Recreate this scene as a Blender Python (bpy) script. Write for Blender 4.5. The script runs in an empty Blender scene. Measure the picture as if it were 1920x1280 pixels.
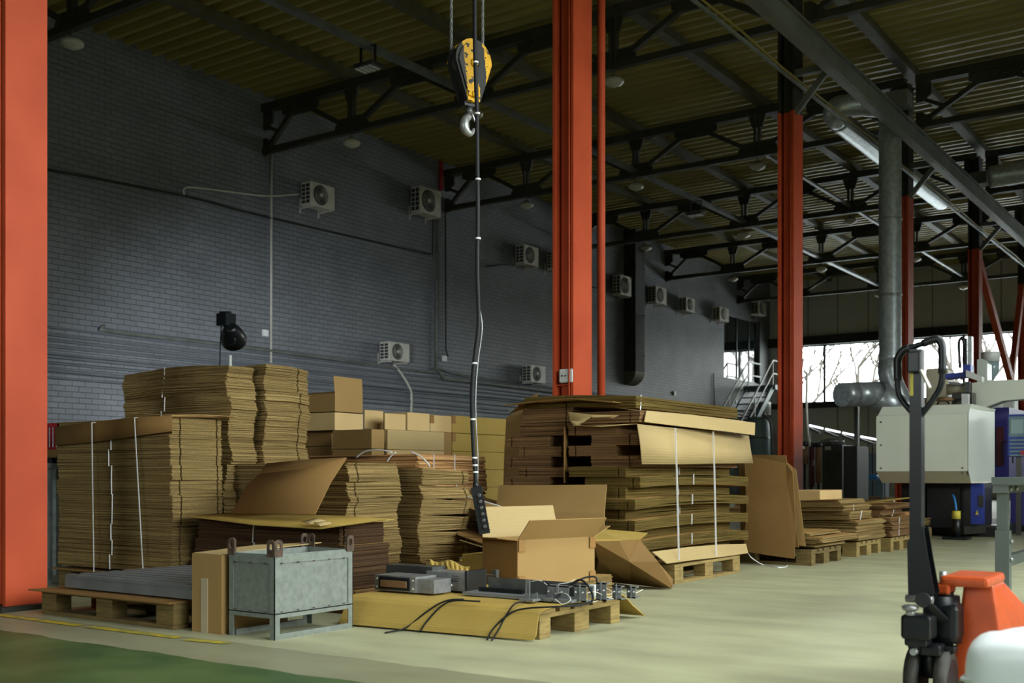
import bpy, bmesh, math, random
from mathutils import Vector, Matrix
sc = bpy.context.scene
R = random.Random(7)
# ---------------- camera ----------------
FPX, TH, HY, CH = 2070., .61, 890.5, .81        # focal length in px, yaw, horizon row, eye height
FW = (-math.sin(TH), math.cos(TH)); RT = (math.cos(TH), math.sin(TH))
cam = bpy.data.cameras.new('camera'); co = bpy.data.objects.new('camera', cam)
sc.collection.objects.link(co); sc.camera = co
co.location = (0, 0, CH); co.rotation_euler = (math.pi/2, 0, TH)
cam.sensor_width = 36; cam.lens = FPX*36/1920; cam.shift_y = (HY-640)/1920
cam.dof.use_dof = True; cam.dof.focus_distance = 7.2; cam.dof.aperture_fstop = 3.6
cam.clip_end = 400
# ---------------- world: overcast sky over dim snowy ground ----------------
w = bpy.data.worlds.new('world'); sc.world = w; w.use_nodes = True
n = w.node_tree.nodes; l = w.node_tree.links
bg = n['Background']
tc = n.new('ShaderNodeTexCoord'); sp = n.new('ShaderNodeSeparateXYZ'); l.new(tc.outputs['Generated'], sp.inputs[0])
rp = n.new('ShaderNodeValToRGB'); l.new(sp.outputs['Z'], rp.inputs[0])
rp.color_ramp.elements[0].position = 0.0; rp.color_ramp.elements[0].color = (.11, .12, .09, 1)
rp.color_ramp.elements[1].position = 0.03; rp.color_ramp.elements[1].color = (.95, .97, .93, 1)
l.new(rp.outputs[0], bg.inputs[0]); bg.inputs[1].default_value = 14.0
vs = sc.view_settings; vs.view_transform = 'Standard'; vs.look = 'None'; vs.gamma = 1; vs.use_curve_mapping = False
vs.exposure = 0.22
sc.cycles.max_bounces = 8; sc.cycles.diffuse_bounces = 4; sc.cycles.sample_clamp_indirect = 6

def portal(loc, rot, sx, sy):                    # daylight portals in the window openings
    d = bpy.data.lights.new('window_portal', 'AREA'); d.shape = 'RECTANGLE'; d.size = sx; d.size_y = sy
    d.cycles.is_portal = True
    o = bpy.data.objects.new('window_portal', d); sc.collection.objects.link(o); o.location = loc; o.rotation_euler = rot
WX = 7.0                                          # right wall
portal((WX-.02, 5.5, 4.5), (0, math.pi/2, 0), 4.0, 16)
SKY = (.5, 4.6, 1.5, 9.0)                        # unseen rooflight added to brighten the floor: x0, x1, y0, y1 in the right bay
portal(((SKY[0]+SKY[1])/2, (SKY[2]+SKY[3])/2, 8.55), (0, 0, 0), SKY[1]-SKY[0], SKY[3]-SKY[2])
portal((-3.7, -8.98, 3.8), (math.pi/2, 0, 0), 4.4, 2.2)
portal((-5, 42.9, 4.85), (-math.pi/2, 0, 0), 24, 2.2)
WL = -17.2; WF = 43.0; WB = -9.0; ZC = 8.6

# ---------------- helpers ----------------
def ray(x, y):
    a = (x-960)/FPX; return (FW[0]+a*RT[0], FW[1]+a*RT[1], (HY-y)/FPX)
def G(x, y, z=0.):
    d = ray(x, y); t = (z-CH)/d[2]; return Vector((d[0]*t, d[1]*t, z))
def PX(x, y, X):
    d = ray(x, y); t = X/d[0]; return Vector((X, d[1]*t, CH+d[2]*t))
def PY(x, y, Y):
    d = ray(x, y); t = Y/d[1]; return Vector((d[0]*t, Y, CH+d[2]*t))
def PZ(x, y, Z):
    d = ray(x, y); return Vector((d[0]*Z, d[1]*Z, CH+d[2]*Z))

def lin(c):
    if isinstance(c, str): c = [int(c[i:i+2], 16)/255 for i in (0, 2, 4)]
    return tuple((v/12.92 if v <= .04045 else ((v+.055)/1.055)**2.4) for v in c)+(1,)
MATS = {}
def mat(name, c, c2=None, rough=.6, metal=0, scale=4, stretch=(1, 1, 1), mid=.5, soft=.25, bump=0, bscale=40, detail=4, spec=.5, bstretch=(1, 1, 1)):
    m = bpy.data.materials.new(name); m.use_nodes = True; MATS[name] = m
    nt = m.node_tree; N = nt.nodes; L = nt.links; b = N['Principled BSDF']
    b.inputs['Roughness'].default_value = rough; b.inputs['Metallic'].default_value = metal
    b.inputs['Specular IOR Level'].default_value = spec
    b.inputs['Base Color'].default_value = lin(c)
    g = N.new('ShaderNodeNewGeometry')
    def noise(s, st, d):
        mp = N.new('ShaderNodeMapping'); mp.inputs['Scale'].default_value = st; L.new(g.outputs['Position'], mp.inputs[0])
        t = N.new('ShaderNodeTexNoise'); t.inputs['Scale'].default_value = s; t.inputs['Detail'].default_value = d; L.new(mp.outputs[0], t.inputs[0]); return t
    if c2 is not None:
        t = noise(scale, stretch, detail); r = N.new('ShaderNodeValToRGB'); L.new(t.outputs['Fac'], r.inputs[0])
        r.color_ramp.elements[0].position = mid-soft/2; r.color_ramp.elements[0].color = lin(c)
        r.color_ramp.elements[1].position = mid+soft/2; r.color_ramp.elements[1].color = lin(c2)
        L.new(r.outputs[0], b.inputs['Base Color'])
    if bump:
        t = noise(bscale, bstretch, 3); bp = N.new('ShaderNodeBump'); bp.inputs['Strength'].default_value = bump; bp.inputs['Distance'].default_value = .01
        L.new(t.outputs['Fac'], bp.inputs['Height']); L.new(bp.outputs[0], b.inputs['Normal'])
    return m
def emat(name, c, s):
    m = mat(name, c); b = m.node_tree.nodes['Principled BSDF']
    b.inputs['Emission Color'].default_value = lin(c); b.inputs['Emission Strength'].default_value = s; return m
M = lambda k: MATS[k]
# paints and metals
mat('conduit_paint', '63676c', '5a5e63', rough=.6, scale=3)
mat('orange_paint', 'be4e2b', 'b04524', rough=.6, spec=.3, scale=2, bump=.05)
mat('dark_primer', '2c2b22', '24231b', rough=.7, scale=3)
mat('truss_paint', '3a382b', '302e22', rough=.65, scale=3)
mat('purlin_paint', '5c5842', '524e36', rough=.65, scale=3)
mat('pipe_paint', '666a63', '55584f', rough=.5, scale=3)
mat('beam_paint', '686a62', '5a5b52', rough=.5, scale=2)
mat('yellow_cable', '8d7d2c', rough=.6)
mat('galvanised', 'c4ccce', 'acb4b6', rough=.34, metal=.55, scale=14, soft=.2)
mat('galv_box', '8a918a', '727971', rough=.55, metal=.35, scale=30, soft=.5, detail=6)
mat('rust', '5a4638', '33291f', rough=.8, scale=30, soft=.3)
mat('steel', 'a2a3a3', '8b8c8c', rough=.38, metal=.6, scale=20)
mat('rope_steel', '7a7a78', '5c5c5a', rough=.7, metal=.2, scale=60)
mat('dark_steel', '636463', '525352', rough=.4, metal=.6, scale=12)
mat('black_plastic', '0f1113', '16181b', rough=.4, scale=8)
mat('black_cable', '17181a', rough=.55, spec=.3)
mat('black_enamel', '121619', '0e1113', rough=.35, spec=.35, scale=6)
mat('wood_pallet', '9f884f', '776239', rough=.8, scale=9, stretch=(1, 1, 6), soft=.5, bump=.3, bscale=30)
mat('wood_dark', '7c6639', '544723', rough=.85, scale=9, stretch=(1, 1, 6), soft=.5, bump=.3, bscale=30)
mat('ac_white', 'c2beb2', 'b4b0a4', rough=.5, scale=4)
mat('ac_dark', '26292b', rough=.6)
mat('lamp_opal', 'b9b6a8', 'aeab9c', rough=.35, scale=4)
mat('white_plastic', 'd9dad6', 'c9cbc8', rough=.5, scale=4)
mat('strap_white', 'e9eaec', rough=.4)
mat('wire_white', 'd9d7cd', rough=.4)
mat('tape', '936b3a', rough=.2, spec=.8)
mat('clear_tape', 'b3a48a', rough=.15, spec=.9)
mat('concrete_grey', '8a8a86', rough=.8)
mat('cream_metal', 'e2e6d8', 'dadece', rough=.4, scale=1.5)
mat('cream_dark', 'bcb59c', rough=.45)
mat('cream_light', 'cdd3cb', rough=.4)
mat('blue_paint', '2b3f9e', '25378c', rough=.4, scale=4)
mat('indigo_paint', '35307a', rough=.4)
mat('red_plastic', 'b3202c', '8f1824', rough=.4, scale=4)
mat('blue_plastic', '2f7cc0', rough=.4)
mat('screen_glass', '8ba0a4', rough=.15)
mat('label_yellow', 'd3c24a', rough=.5)
mat('bench_grey', '59645f', '525c58', rough=.45, scale=4)
mat('steps_grey', '5d6f78', rough=.5)
mat('tank_grey', '6f8590', '647984', rough=.5, scale=3)
mat('jack_orange', 'bf4f22', 'a8431d', rough=.35, scale=12, soft=.3, mid=.58, bump=.05)
mat('rubber', '3d3a34', '2b2925', rough=.7, scale=20)
mat('red_rubber', '8c2c28', rough=.5)
mat('white_sack', 'f6fbfb', 'eef5f6', rough=.35, scale=3)
mat('machine_dark', '1b1b1e', '121214', rough=.5, scale=6)
mat('brown_roll', '7a5a3c', rough=.6)
mat('maroon', '5a2430', '48202a', rough=.35, scale=5)
mat('dark_cabinet', '4c4a45', '403e3a', rough=.3, metal=.5, scale=3)
mat('grey_profile', '7c7f80', '717475', rough=.4, metal=.2, scale=6)
mat('bark', '3c352f', '2c2722', rough=.9, scale=6)
mat('snow', 'dfe3e6', rough=.9)
emat('lamp_glow', 'e2f4ff', 5)
emat('tube_glow', 'eef4ff', 2.2)
mat('paint_yellow', 'b7a22c', '8e8a45', rough=.6, scale=14, soft=.15, mid=.55)

def kraft(name, c, c2, axis=None, per=.0075):
    """flat corrugated board: faint flute lines along one axis, blotches"""
    m = mat(name, c, c2, rough=.75, scale=2.2, soft=.5, spec=.25)
    N = m.node_tree.nodes; L = m.node_tree.links; b = N['Principled BSDF']
    g = [q for q in N if q.bl_idname == 'ShaderNodeNewGeometry'][0]
    if axis:
        wv = N.new('ShaderNodeTexWave'); wv.bands_direction = axis; wv.inputs['Scale'].default_value = .314/per; wv.inputs['Distortion'].default_value = .4
        L.new(g.outputs['Position'], wv.inputs[0])
        bp = N.new('ShaderNodeBump'); bp.inputs['Strength'].default_value = .35; bp.inputs['Distance'].default_value = .0015
        L.new(wv.outputs['Fac'], bp.inputs['Height']); L.new(bp.outputs[0], b.inputs['Normal'])
    return m
kraft('kraft', 'a18252', '967747')  # darker copy: weaker light on the open box put into the colour
kraft('kraft_h', 'cfb27e', 'c3a571', 'Z')  # paler copy: stronger light on the carton pile put into the colour
kraft('kraft_olive', 'b0954f', 'a38741', 'Z', .01)
kraft('kraft_brown', '86663a', '7b5c32')
kraft('kraft_light', 'b39c6d', 'aa9365', 'Z', .02)
kraft('kraft_dark', '8a6b3f', '7d5f36')
def stackmat(name, c, c2, c3, zs=100):
    """piled sheet edges: thin uneven horizontal streaks; the boards' own top faces are plain kraft"""
    m = bpy.data.materials.new(name); m.use_nodes = True; MATS[name] = m
    N = m.node_tree.nodes; L = m.node_tree.links; b = N['Principled BSDF']; b.inputs['Roughness'].default_value = .85; b.inputs['Specular IOR Level'].default_value = .15
    g = N.new('ShaderNodeNewGeometry'); mp = N.new('ShaderNodeMapping'); mp.inputs['Scale'].default_value = (.3, .3, zs); L.new(g.outputs['Position'], mp.inputs[0])
    t = N.new('ShaderNodeTexNoise'); t.inputs['Scale'].default_value = 3.4; t.inputs['Detail'].default_value = 1.6; t.inputs['Roughness'].default_value = .6; L.new(mp.outputs[0], t.inputs[0])
    r = N.new('ShaderNodeValToRGB'); L.new(t.outputs['Fac'], r.inputs[0])
    e = r.color_ramp.elements; e[0].position = .34; e[0].color = lin(c); e[1].position = .68; e[1].color = lin(c3)
    x = e.new(.5); x.color = lin(c2)
    mp2 = N.new('ShaderNodeMapping'); mp2.inputs['Scale'].default_value = (160, 160, 40); L.new(g.outputs['Position'], mp2.inputs[0])
    t2 = N.new('ShaderNodeTexNoise'); t2.inputs['Scale'].default_value = 1; L.new(mp2.outputs[0], t2.inputs[0])
    mx = N.new('ShaderNodeMix'); mx.data_type = 'RGBA'; mx.blend_type = 'OVERLAY'; mx.inputs[0].default_value = .45
    L.new(r.outputs[0], mx.inputs[6]); L.new(t2.outputs['Fac'], mx.inputs[7])
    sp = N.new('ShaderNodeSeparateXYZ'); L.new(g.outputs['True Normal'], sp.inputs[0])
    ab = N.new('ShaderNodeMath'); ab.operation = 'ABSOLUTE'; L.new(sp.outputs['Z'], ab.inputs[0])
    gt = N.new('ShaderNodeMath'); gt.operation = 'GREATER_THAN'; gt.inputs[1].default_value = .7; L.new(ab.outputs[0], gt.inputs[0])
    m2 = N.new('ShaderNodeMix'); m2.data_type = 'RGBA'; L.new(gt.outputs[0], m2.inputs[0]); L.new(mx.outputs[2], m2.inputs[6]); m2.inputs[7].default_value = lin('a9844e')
    L.new(m2.outputs[2], b.inputs['Base Color']); return m
stackmat('stack', '4c3c22', '7c6740', 'a89160')
stackmat('stack_olive', '35290f', '564720', '786536')
stackmat('stack_brown', '45321f', '6d5237', '8f7048')
stackmat('stack_dark', '2c1f15', '42301f', '5a442e')
stackmat('stack_orange', '6a4a30', 'b98a58', 'dcae7a', 30)

class MB:
    def __init__(s): s.v = []; s.f = []; s.sm = []
    def poly(s, vs, fs, smooth=False):
        o = len(s.v); s.v += [Vector(p) for p in vs]; s.f += [tuple(i+o for i in f) for f in fs]; s.sm += [smooth]*len(fs); return s
    def box(s, a, b, rot=None, c=None):
        x0, y0, z0 = a; x1, y1, z1 = b
        vs = [Vector((x, y, z)) for z in (z0, z1) for y in (y0, y1) for x in (x0, x1)]
        if rot is not None:
            c = Vector(c) if c is not None else (vs[0]+vs[7])/2
            vs = [rot @ (p-c)+c for p in vs]
        return s.poly(vs, [(0, 2, 3, 1), (4, 5, 7, 6), (0, 1, 5, 4), (2, 6, 7, 3), (0, 4, 6, 2), (1, 3, 7, 5)])
    def cbox(s, a, b, ch):                       # box with chamfered edges
        x0, y0, z0 = a; x1, y1, z1 = b; bm = bmesh.new()
        bmesh.ops.create_cube(bm, size=1)
        for q in bm.verts: q.co = Vector(((x0+x1)/2+q.co.x*(x1-x0), (y0+y1)/2+q.co.y*(y1-y0), (z0+z1)/2+q.co.z*(z1-z0)))
        bmesh.ops.bevel(bm, geom=bm.edges[:], offset=ch, segments=2, affect='EDGES', profile=.5)
        bm.verts.index_update(); s.poly([q.co.copy() for q in bm.verts], [tuple(q.index for q in f.verts) for f in bm.faces], False); bm.free(); return s
    def bar(s, p, q, w, h=None, up=(0, 0, 1)):   # rectangular bar from p to q
        h = h or w; p = Vector(p); q = Vector(q); d = (q-p).normalized(); up = Vector(up)
        if abs(d.dot(up)) > .98: up = Vector((1, 0, 0))
        a = d.cross(up).normalized()*w/2; b = a.cross(d).normalized()*h/2
        vs = [p-a-b, p+a-b, p+a+b, p-a+b, q-a-b, q+a-b, q+a+b, q-a+b]
        return s.poly(vs, [(0, 3, 2, 1), (4, 5, 6, 7), (0, 1, 5, 4), (1, 2, 6, 5), (2, 3, 7, 6), (3, 0, 4, 7)])
    def tube(s, pts, r, seg=10, caps=True):
        pts = [Vector(p) for p in pts]; n = len(pts); rs = r if isinstance(r, (list, tuple)) else [r]*n
        vs = []; prev = None
        for i in range(n):
            d = (pts[min(i+1, n-1)]-pts[max(i-1, 0)]).normalized()
            if prev is None:
                a = d.cross(Vector((0, 0, 1)));  a = a if a.length > .1 else d.cross(Vector((1, 0, 0)))
            else: a = prev-d*prev.dot(d)
            a.normalize(); prev = a; b = d.cross(a)
            vs += [pts[i]+(a*math.cos(2*math.pi*k/seg)+b*math.sin(2*math.pi*k/seg))*rs[i] for k in range(seg)]
        fs = [(i*seg+k, i*seg+(k+1) % seg, (i+1)*seg+(k+1) % seg, (i+1)*seg+k) for i in range(n-1) for k in range(seg)]
        s.poly(vs, fs, True)
        if caps:
            o = len(s.v)-n*seg; s.f += [tuple(o+k for k in reversed(range(seg))), tuple(o+(n-1)*seg+k for k in range(seg))]; s.sm += [False]*2
        return s
    def lathe(s, c, prof, seg=20, axis=(0, 0, 1)):   # prof: (radius, height) along axis
        ax = Vector(axis).normalized(); a = ax.cross(Vector((0, 0, 1))); a = a if a.length > .1 else Vector((1, 0, 0)); a.normalize(); b = ax.cross(a); c = Vector(c)
        vs = [c+ax*h+(a*math.cos(2*math.pi*k/seg)+b*math.sin(2*math.pi*k/seg))*r for r, h in prof for k in range(seg)]
        n = len(prof)
        s.poly(vs, [(i*seg+k, i*seg+(k+1) % seg, (i+1)*seg+(k+1) % seg, (i+1)*seg+k) for i in range(n-1) for k in range(seg)], True)
        o = len(s.v)-n*seg; s.f += [tuple(o+k for k in reversed(range(seg))), tuple(o+(n-1)*seg+k for k in range(seg))]; s.sm += [False]*2
        return s
    def prism(s, pts, vec):                      # polygon extruded by vec
        pts = [Vector(p) for p in pts]; vec = Vector(vec); n = len(pts)
        return s.poly(pts+[p+vec for p in pts], [tuple(reversed(range(n))), tuple(range(n, 2*n))]+[(i, (i+1) % n, n+(i+1) % n, n+i) for i in range(n)])
    def sheet(s, grid, t, smooth=True):          # curved board: grid of points, thickness t along its normals
        nr, nc = len(grid), len(grid[0]); g = [[Vector(p) for p in r] for r in grid]; off = []
        for i in range(nr):
            for j in range(nc):
                du = g[min(i+1, nr-1)][j]-g[max(i-1, 0)][j]; dv = g[i][min(j+1, nc-1)]-g[i][max(j-1, 0)]
                off.append(du.cross(dv).normalized()*t)
        P = [p for r in g for p in r]; k = len(P)
        fs = []
        for i in range(nr-1):
            for j in range(nc-1):
                a, b, c, d = i*nc+j, i*nc+j+1, (i+1)*nc+j+1, (i+1)*nc+j
                fs += [(a, d, c, b), (a+k, b+k, c+k, d+k)]
        rim = [j for j in range(nc)]+[i*nc+nc-1 for i in range(1, nr)]+[(nr-1)*nc+j for j in range(nc-2, -1, -1)]+[i*nc for i in range(nr-2, 0, -1)]
        s.poly(P+[p+o for p, o in zip(P, off)], fs, smooth)
        o = len(s.v)-2*k
        for a, b in zip(rim, rim[1:]+rim[:1]): s.f.append((o+a, o+b, o+b+k, o+a+k)); s.sm.append(False)
        return s
    def build(s, name, m, parent=None, label=None, fix=True):
        me = bpy.data.meshes.new(name)
        if parent is None:
            xs = [p.x for p in s.v]; ys = [p.y for p in s.v]
            org = Vector(((min(xs)+max(xs))/2, (min(ys)+max(ys))/2, min(p.z for p in s.v)))
        else: org = Vector(parent['o'])
        me.from_pydata([p-org for p in s.v], [], s.f)
        me.materials.append(MATS[m] if isinstance(m, str) else m)
        me.polygons.foreach_set('use_smooth', s.sm)
        if fix:
            bm = bmesh.new(); bm.from_mesh(me); bmesh.ops.recalc_face_normals(bm, faces=bm.faces[:]); bm.to_mesh(me); bm.free()
        o = bpy.data.objects.new(name, me); sc.collection.objects.link(o)
        o['o'] = tuple(org)
        if parent is None: o.location = org
        else: o.parent = parent
        if label: o['label'] = label
        return o
def tag(o, label, cat, group=None):
    o['label'] = label; o['category'] = cat
    if group: o['group'] = group
    return o
def thing(name, loc, label, cat, group=None):
    o = bpy.data.objects.new(name, None); o.empty_display_size = .1; sc.collection.objects.link(o)
    o.location = loc; o['o'] = tuple(loc); return tag(o, label, cat, group)
def struct(mb, name, m, **k):
    o = mb.build(name, m, **k); o['kind'] = 'structure'; return o
ORD = ['topmost', 'second', 'third', 'fourth', 'fifth', 'sixth', 'seventh', 'eighth', 'ninth', 'tenth', 'eleventh', 'twelfth', 'thirteenth', 'fourteenth']
def smooth_path(pts, n=6):                       # Catmull-Rom
    P = [Vector(p) for p in pts]; P = [P[0]*2-P[1]]+P+[P[-1]*2-P[-2]]; out = []
    for i in range(1, len(P)-2):
        for k in range(n):
            t = k/n; a, b, c, d = P[i-1:i+3]
            out.append(.5*((2*b)+(c-a)*t+(2*a-5*b+4*c-d)*t*t+(3*b-a-3*c+d)*t**3))
    return out+[P[-2]]

# ================= SETTING =================
def floor_mat():
    m = mat('floor_concrete', 'b6b692', '98967a', rough=.5, scale=1.8, soft=.5, bump=.06, bscale=9, detail=8, stretch=(1, 2.2, 1), spec=.28)
    N = m.node_tree.nodes; L = m.node_tree.links; b = N['Principled BSDF']; src = b.inputs['Base Color'].links[0].from_socket
    g = [q for q in N if q.bl_idname == 'ShaderNodeNewGeometry'][0]; sp = N.new('ShaderNodeSeparateXYZ'); L.new(g.outputs['Position'], sp.inputs[0])
    def noise(sc_, det):
        t = N.new('ShaderNodeTexNoise'); t.inputs['Scale'].default_value = sc_; t.inputs['Detail'].default_value = det; L.new(g.outputs['Position'], t.inputs[0]); return t.outputs['Fac']
    def math_(op, a, b_):
        q = N.new('ShaderNodeMath'); q.operation = op
        for i, v in enumerate((a, b_)):
            if isinstance(v, (int, float)): q.inputs[i].default_value = v
            else: L.new(v, q.inputs[i])
        return q.outputs[0]
    def mix(f, a, b_):
        q = N.new('ShaderNodeMix'); q.data_type = 'RGBA'; L.new(f, q.inputs[0])
        for i, v in ((6, a), (7, b_)):
            if isinstance(v, tuple): q.inputs[i].default_value = v
            else: L.new(v, q.inputs[i])
        return q.outputs[2]
    # fine specks and scuffs
    fine = math_('MULTIPLY', math_('GREATER_THAN', noise(38, 2), .69), .5)
    col = mix(fine, src, lin('b3b6a6'))
    # older, darker concrete strip near the painted aisle
    yj = math_('ADD', sp.outputs['Y'], math_('MULTIPLY', noise(3, 4), .10))
    strip = math_('LESS_THAN', yj, 3.66)
    col = mix(math_('MULTIPLY', strip, .55), col, lin('6a6750'))
    green = math_('LESS_THAN', yj, 3.24)
    wear = N.new('ShaderNodeValToRGB'); L.new(noise(2.3, 7), wear.inputs[0])
    wear.color_ramp.elements[0].position = .4; wear.color_ramp.elements[0].color = lin('3f5632'); wear.color_ramp.elements[1].position = .66; wear.color_ramp.elements[1].color = lin('586a40')
    col = mix(green, col, wear.outputs[0])
    L.new(col, b.inputs['Base Color'])
    rr = N.new('ShaderNodeMapRange'); L.new(noise(1.7, 6), rr.inputs[0]); rr.inputs[3].default_value = .36; rr.inputs[4].default_value = .62; L.new(rr.outputs[0], b.inputs['Roughness'])
    return m
floor_mat()
struct(MB().box((WL-.3, WB-.3, -.2), (WX+.3, WF+.3, 0)), 'floor', 'floor_concrete')
def brick_mat(name, c1, c2, cm):
    m = bpy.data.materials.new(name); m.use_nodes = True; MATS[name] = m
    N = m.node_tree.nodes; L = m.node_tree.links; b = N['Principled BSDF']; b.inputs['Roughness'].default_value = .55
    g = N.new('ShaderNodeNewGeometry'); sp = N.new('ShaderNodeSeparateXYZ'); L.new(g.outputs['Position'], sp.inputs[0])
    cb = N.new('ShaderNodeCombineXYZ'); L.new(sp.outputs['Y'], cb.inputs[0]); L.new(sp.outputs['Z'], cb.inputs[1])
    t = N.new('ShaderNodeTexBrick'); L.new(cb.outputs[0], t.inputs['Vector']); t.inputs['Scale'].default_value = 1
    t.inputs['Brick Width'].default_value = .26; t.inputs['Row Height'].default_value = .098; t.inputs['Mortar Size'].default_value = .007; t.inputs['Mortar Smooth'].default_value = .6
    t.inputs['Color1'].default_value = lin(c1); t.inputs['Color2'].default_value = lin(c2); t.inputs['Mortar'].default_value = lin(cm); t.inputs['Bias'].default_value = -.2
    nz = N.new('ShaderNodeTexNoise'); nz.inputs['Scale'].default_value = 1.1; nz.inputs['Detail'].default_value = 8; L.new(g.outputs['Position'], nz.inputs[0])
    mx = N.new('ShaderNodeMix'); mx.data_type = 'RGBA'; mx.blend_type = 'OVERLAY'; mx.inputs[0].default_value = .3; L.new(t.outputs[0], mx.inputs[6]); L.new(nz.outputs[0], mx.inputs[7])
    L.new(mx.outputs[2], b.inputs['Base Color'])
    n2 = N.new('ShaderNodeTexNoise'); n2.inputs['Scale'].default_value = 14; n2.inputs['Detail'].default_value = 5; L.new(g.outputs['Position'], n2.inputs[0])
    ad = N.new('ShaderNodeMath'); ad.operation = 'MULTIPLY_ADD'; ad.inputs[1].default_value = -1.6; L.new(t.outputs['Fac'], ad.inputs[0]); L.new(n2.outputs[0], ad.inputs[2])
    bp = N.new('ShaderNodeBump'); bp.inputs['Strength'].default_value = .7; bp.inputs['Distance'].default_value = .012; L.new(ad.outputs[0], bp.inputs['Height']); L.new(bp.outputs[0], b.inputs['Normal'])
    return m
brick_mat('painted_brick', '717478', '696c70', '494b4e')
# left wall with its upper window opening near the far corner
WIN = (38.5, 41.95, 4.45, 6.95)
mb = MB(); ya, yb, za, zb = WIN
for a, b in (((WB, 0), (ya, ZC+.4)), ((yb, 0), (WF, ZC+.4)), ((ya, 0), (yb, za)), ((ya, zb), (yb, ZC+.4))): mb.box((WL-.3, a[0], a[1]), (WL, b[0], b[1]))
struct(mb, 'wall_left', 'painted_brick')
gm = mat('window_glass', '1c2426', rough=.03, spec=1.0); gm.node_tree.nodes['Principled BSDF'].inputs['IOR'].default_value = 1.9
w1 = struct(MB().box((WL-.2, ya, za), (WL-.1, ya+.06, zb)).box((WL-.2, yb-.06, za), (WL-.1, yb, zb)).box((WL-.2, ya, za), (WL-.1, yb, za+.06)).box((WL-.2, ya, zb-.06), (WL-.1, yb, zb)).box((WL-.18, 39.9, za), (WL-.1, 39.96, zb)).box((WL-.18, 41.1, za), (WL-.1, 41.16, zb)), 'window_1', 'pipe_paint')
MB().box((WL-.16, ya, za), (WL-.13, yb, zb)).build('window_pane', 'window_glass', w1)
# far wall of metal panels with a band of windows
def panel_mat():
    m = mat('wall_panels', 'c6c5ba', 'bebdb1', rough=.5, scale=1)
    N = m.node_tree.nodes; L = m.node_tree.links; b = N['Principled BSDF']; src = b.inputs['Base Color'].links[0].from_socket
    g = [q for q in N if q.bl_idname == 'ShaderNodeNewGeometry'][0]; sp = N.new('ShaderNodeSeparateXYZ'); L.new(g.outputs['Position'], sp.inputs[0])
    q = N.new('ShaderNodeMath'); q.operation = 'PINGPONG'; q.inputs[1].default_value = .6; L.new(sp.outputs['X'], q.inputs[0])
    lt = N.new('ShaderNodeMath'); lt.operation = 'LESS_THAN'; lt.inputs[1].default_value = .02; L.new(q.outputs[0], lt.inputs[0])
    mx = N.new('ShaderNodeMix'); mx.data_type = 'RGBA'; L.new(lt.outputs[0], mx.inputs[0]); L.new(src, mx.inputs[6]); mx.inputs[7].default_value = lin('6e6d60'); L.new(mx.outputs[2], b.inputs['Base Color'])
panel_mat()
FX0, FX1, FZ0, FZ1 = -16.9, WX-.5, 3.7, 5.98
mb = MB().box((WL, WF, 0), (WX, WF+.2, FZ0)).box((WL, WF, FZ1), (WX, WF+.2, ZC+.4)).box((WL, WF, FZ0), (FX0, WF+.2, FZ1)).box((FX1, WF, FZ0), (WX, WF+.2, FZ1))
struct(mb, 'wall_far', 'wall_panels')
struct(MB().box((WL, WF-.25, FZ1), (WX, WF, FZ1+.35)), 'trim_1', 'dark_primer')
struct(MB().box((WL, WF-.15, FZ0-.22), (WX, WF, FZ0)), 'trim_2', 'dark_primer')
def clear_glass():
    m = bpy.data.materials.new('clear_glass'); m.use_nodes = True; MATS['clear_glass'] = m; N = m.node_tree.nodes; L = m.node_tree.links
    t = N.new('ShaderNodeBsdfTransparent'); t.inputs[0].default_value = (.93, .96, .97, 1); g = N.new('ShaderNodeBsdfGlossy'); g.inputs['Roughness'].default_value = .02
    f = N.new('ShaderNodeFresnel'); x = N.new('ShaderNodeMixShader'); L.new(f.outputs[0], x.inputs[0]); L.new(t.outputs[0], x.inputs[1]); L.new(g.outputs[0], x.inputs[2]); L.new(x.outputs[0], N['Material Output'].inputs[0])
clear_glass()
xs = [FX0, -16.1, -14.95, -12.3, -9.7, -7.0, -4.4, -1.8, .8, 3.4, FX1]
for i, (a, b) in enumerate(zip(xs, xs[1:])):
    t = .04
    o = struct(MB().box((a, WF+.02, FZ0), (a+t, WF+.12, FZ1)).box((b-t, WF+.02, FZ0), (b, WF+.12, FZ1)).box((a, WF+.02, FZ0), (b, WF+.12, FZ0+t)).box((a, WF+.02, FZ1-t), (b, WF+.12, FZ1)), 'window_%d' % (i+2), 'dark_primer')
    MB().box((a+t, WF+.06, FZ0+t), (b-t, WF+.07, FZ1-t)).build('window_pane', 'clear_glass', o)
# right wall with tall unseen windows added to match the side light, back wall
struct(MB().box((WX, WB, 0), (WX+.3, WF, 2.5)).box((WX, WB, 6.5), (WX+.3, WF, ZC+.4)).box((WX, WB, 2.5), (WX+.3, -2.5, 6.5)).box((WX, 13.5, 2.5), (WX+.3, WF, 6.5)), 'wall_right', 'wall_panels')
for i in range(8):
    a = -2.5+i*2; b = a+2; t = .05
    o = struct(MB().box((WX+.1, a, 2.5), (WX+.2, a+t, 6.5)).box((WX+.1, b-t, 2.5), (WX+.2, b, 6.5)).box((WX+.1, a, 2.5), (WX+.2, b, 2.5+t)).box((WX+.1, a, 6.5-t), (WX+.2, b, 6.5)), 'window_%d' % (i+12), 'dark_primer')
    MB().box((WX+.14, a+t, 2.5+t), (WX+.15, b-t, 6.5-t)).build('window_pane', 'clear_glass', o)
BX0, BX1, BZ0, BZ1 = -5.9, -1.5, 2.7, 4.9  # unseen back windows, added as fill for the dim front faces
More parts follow.
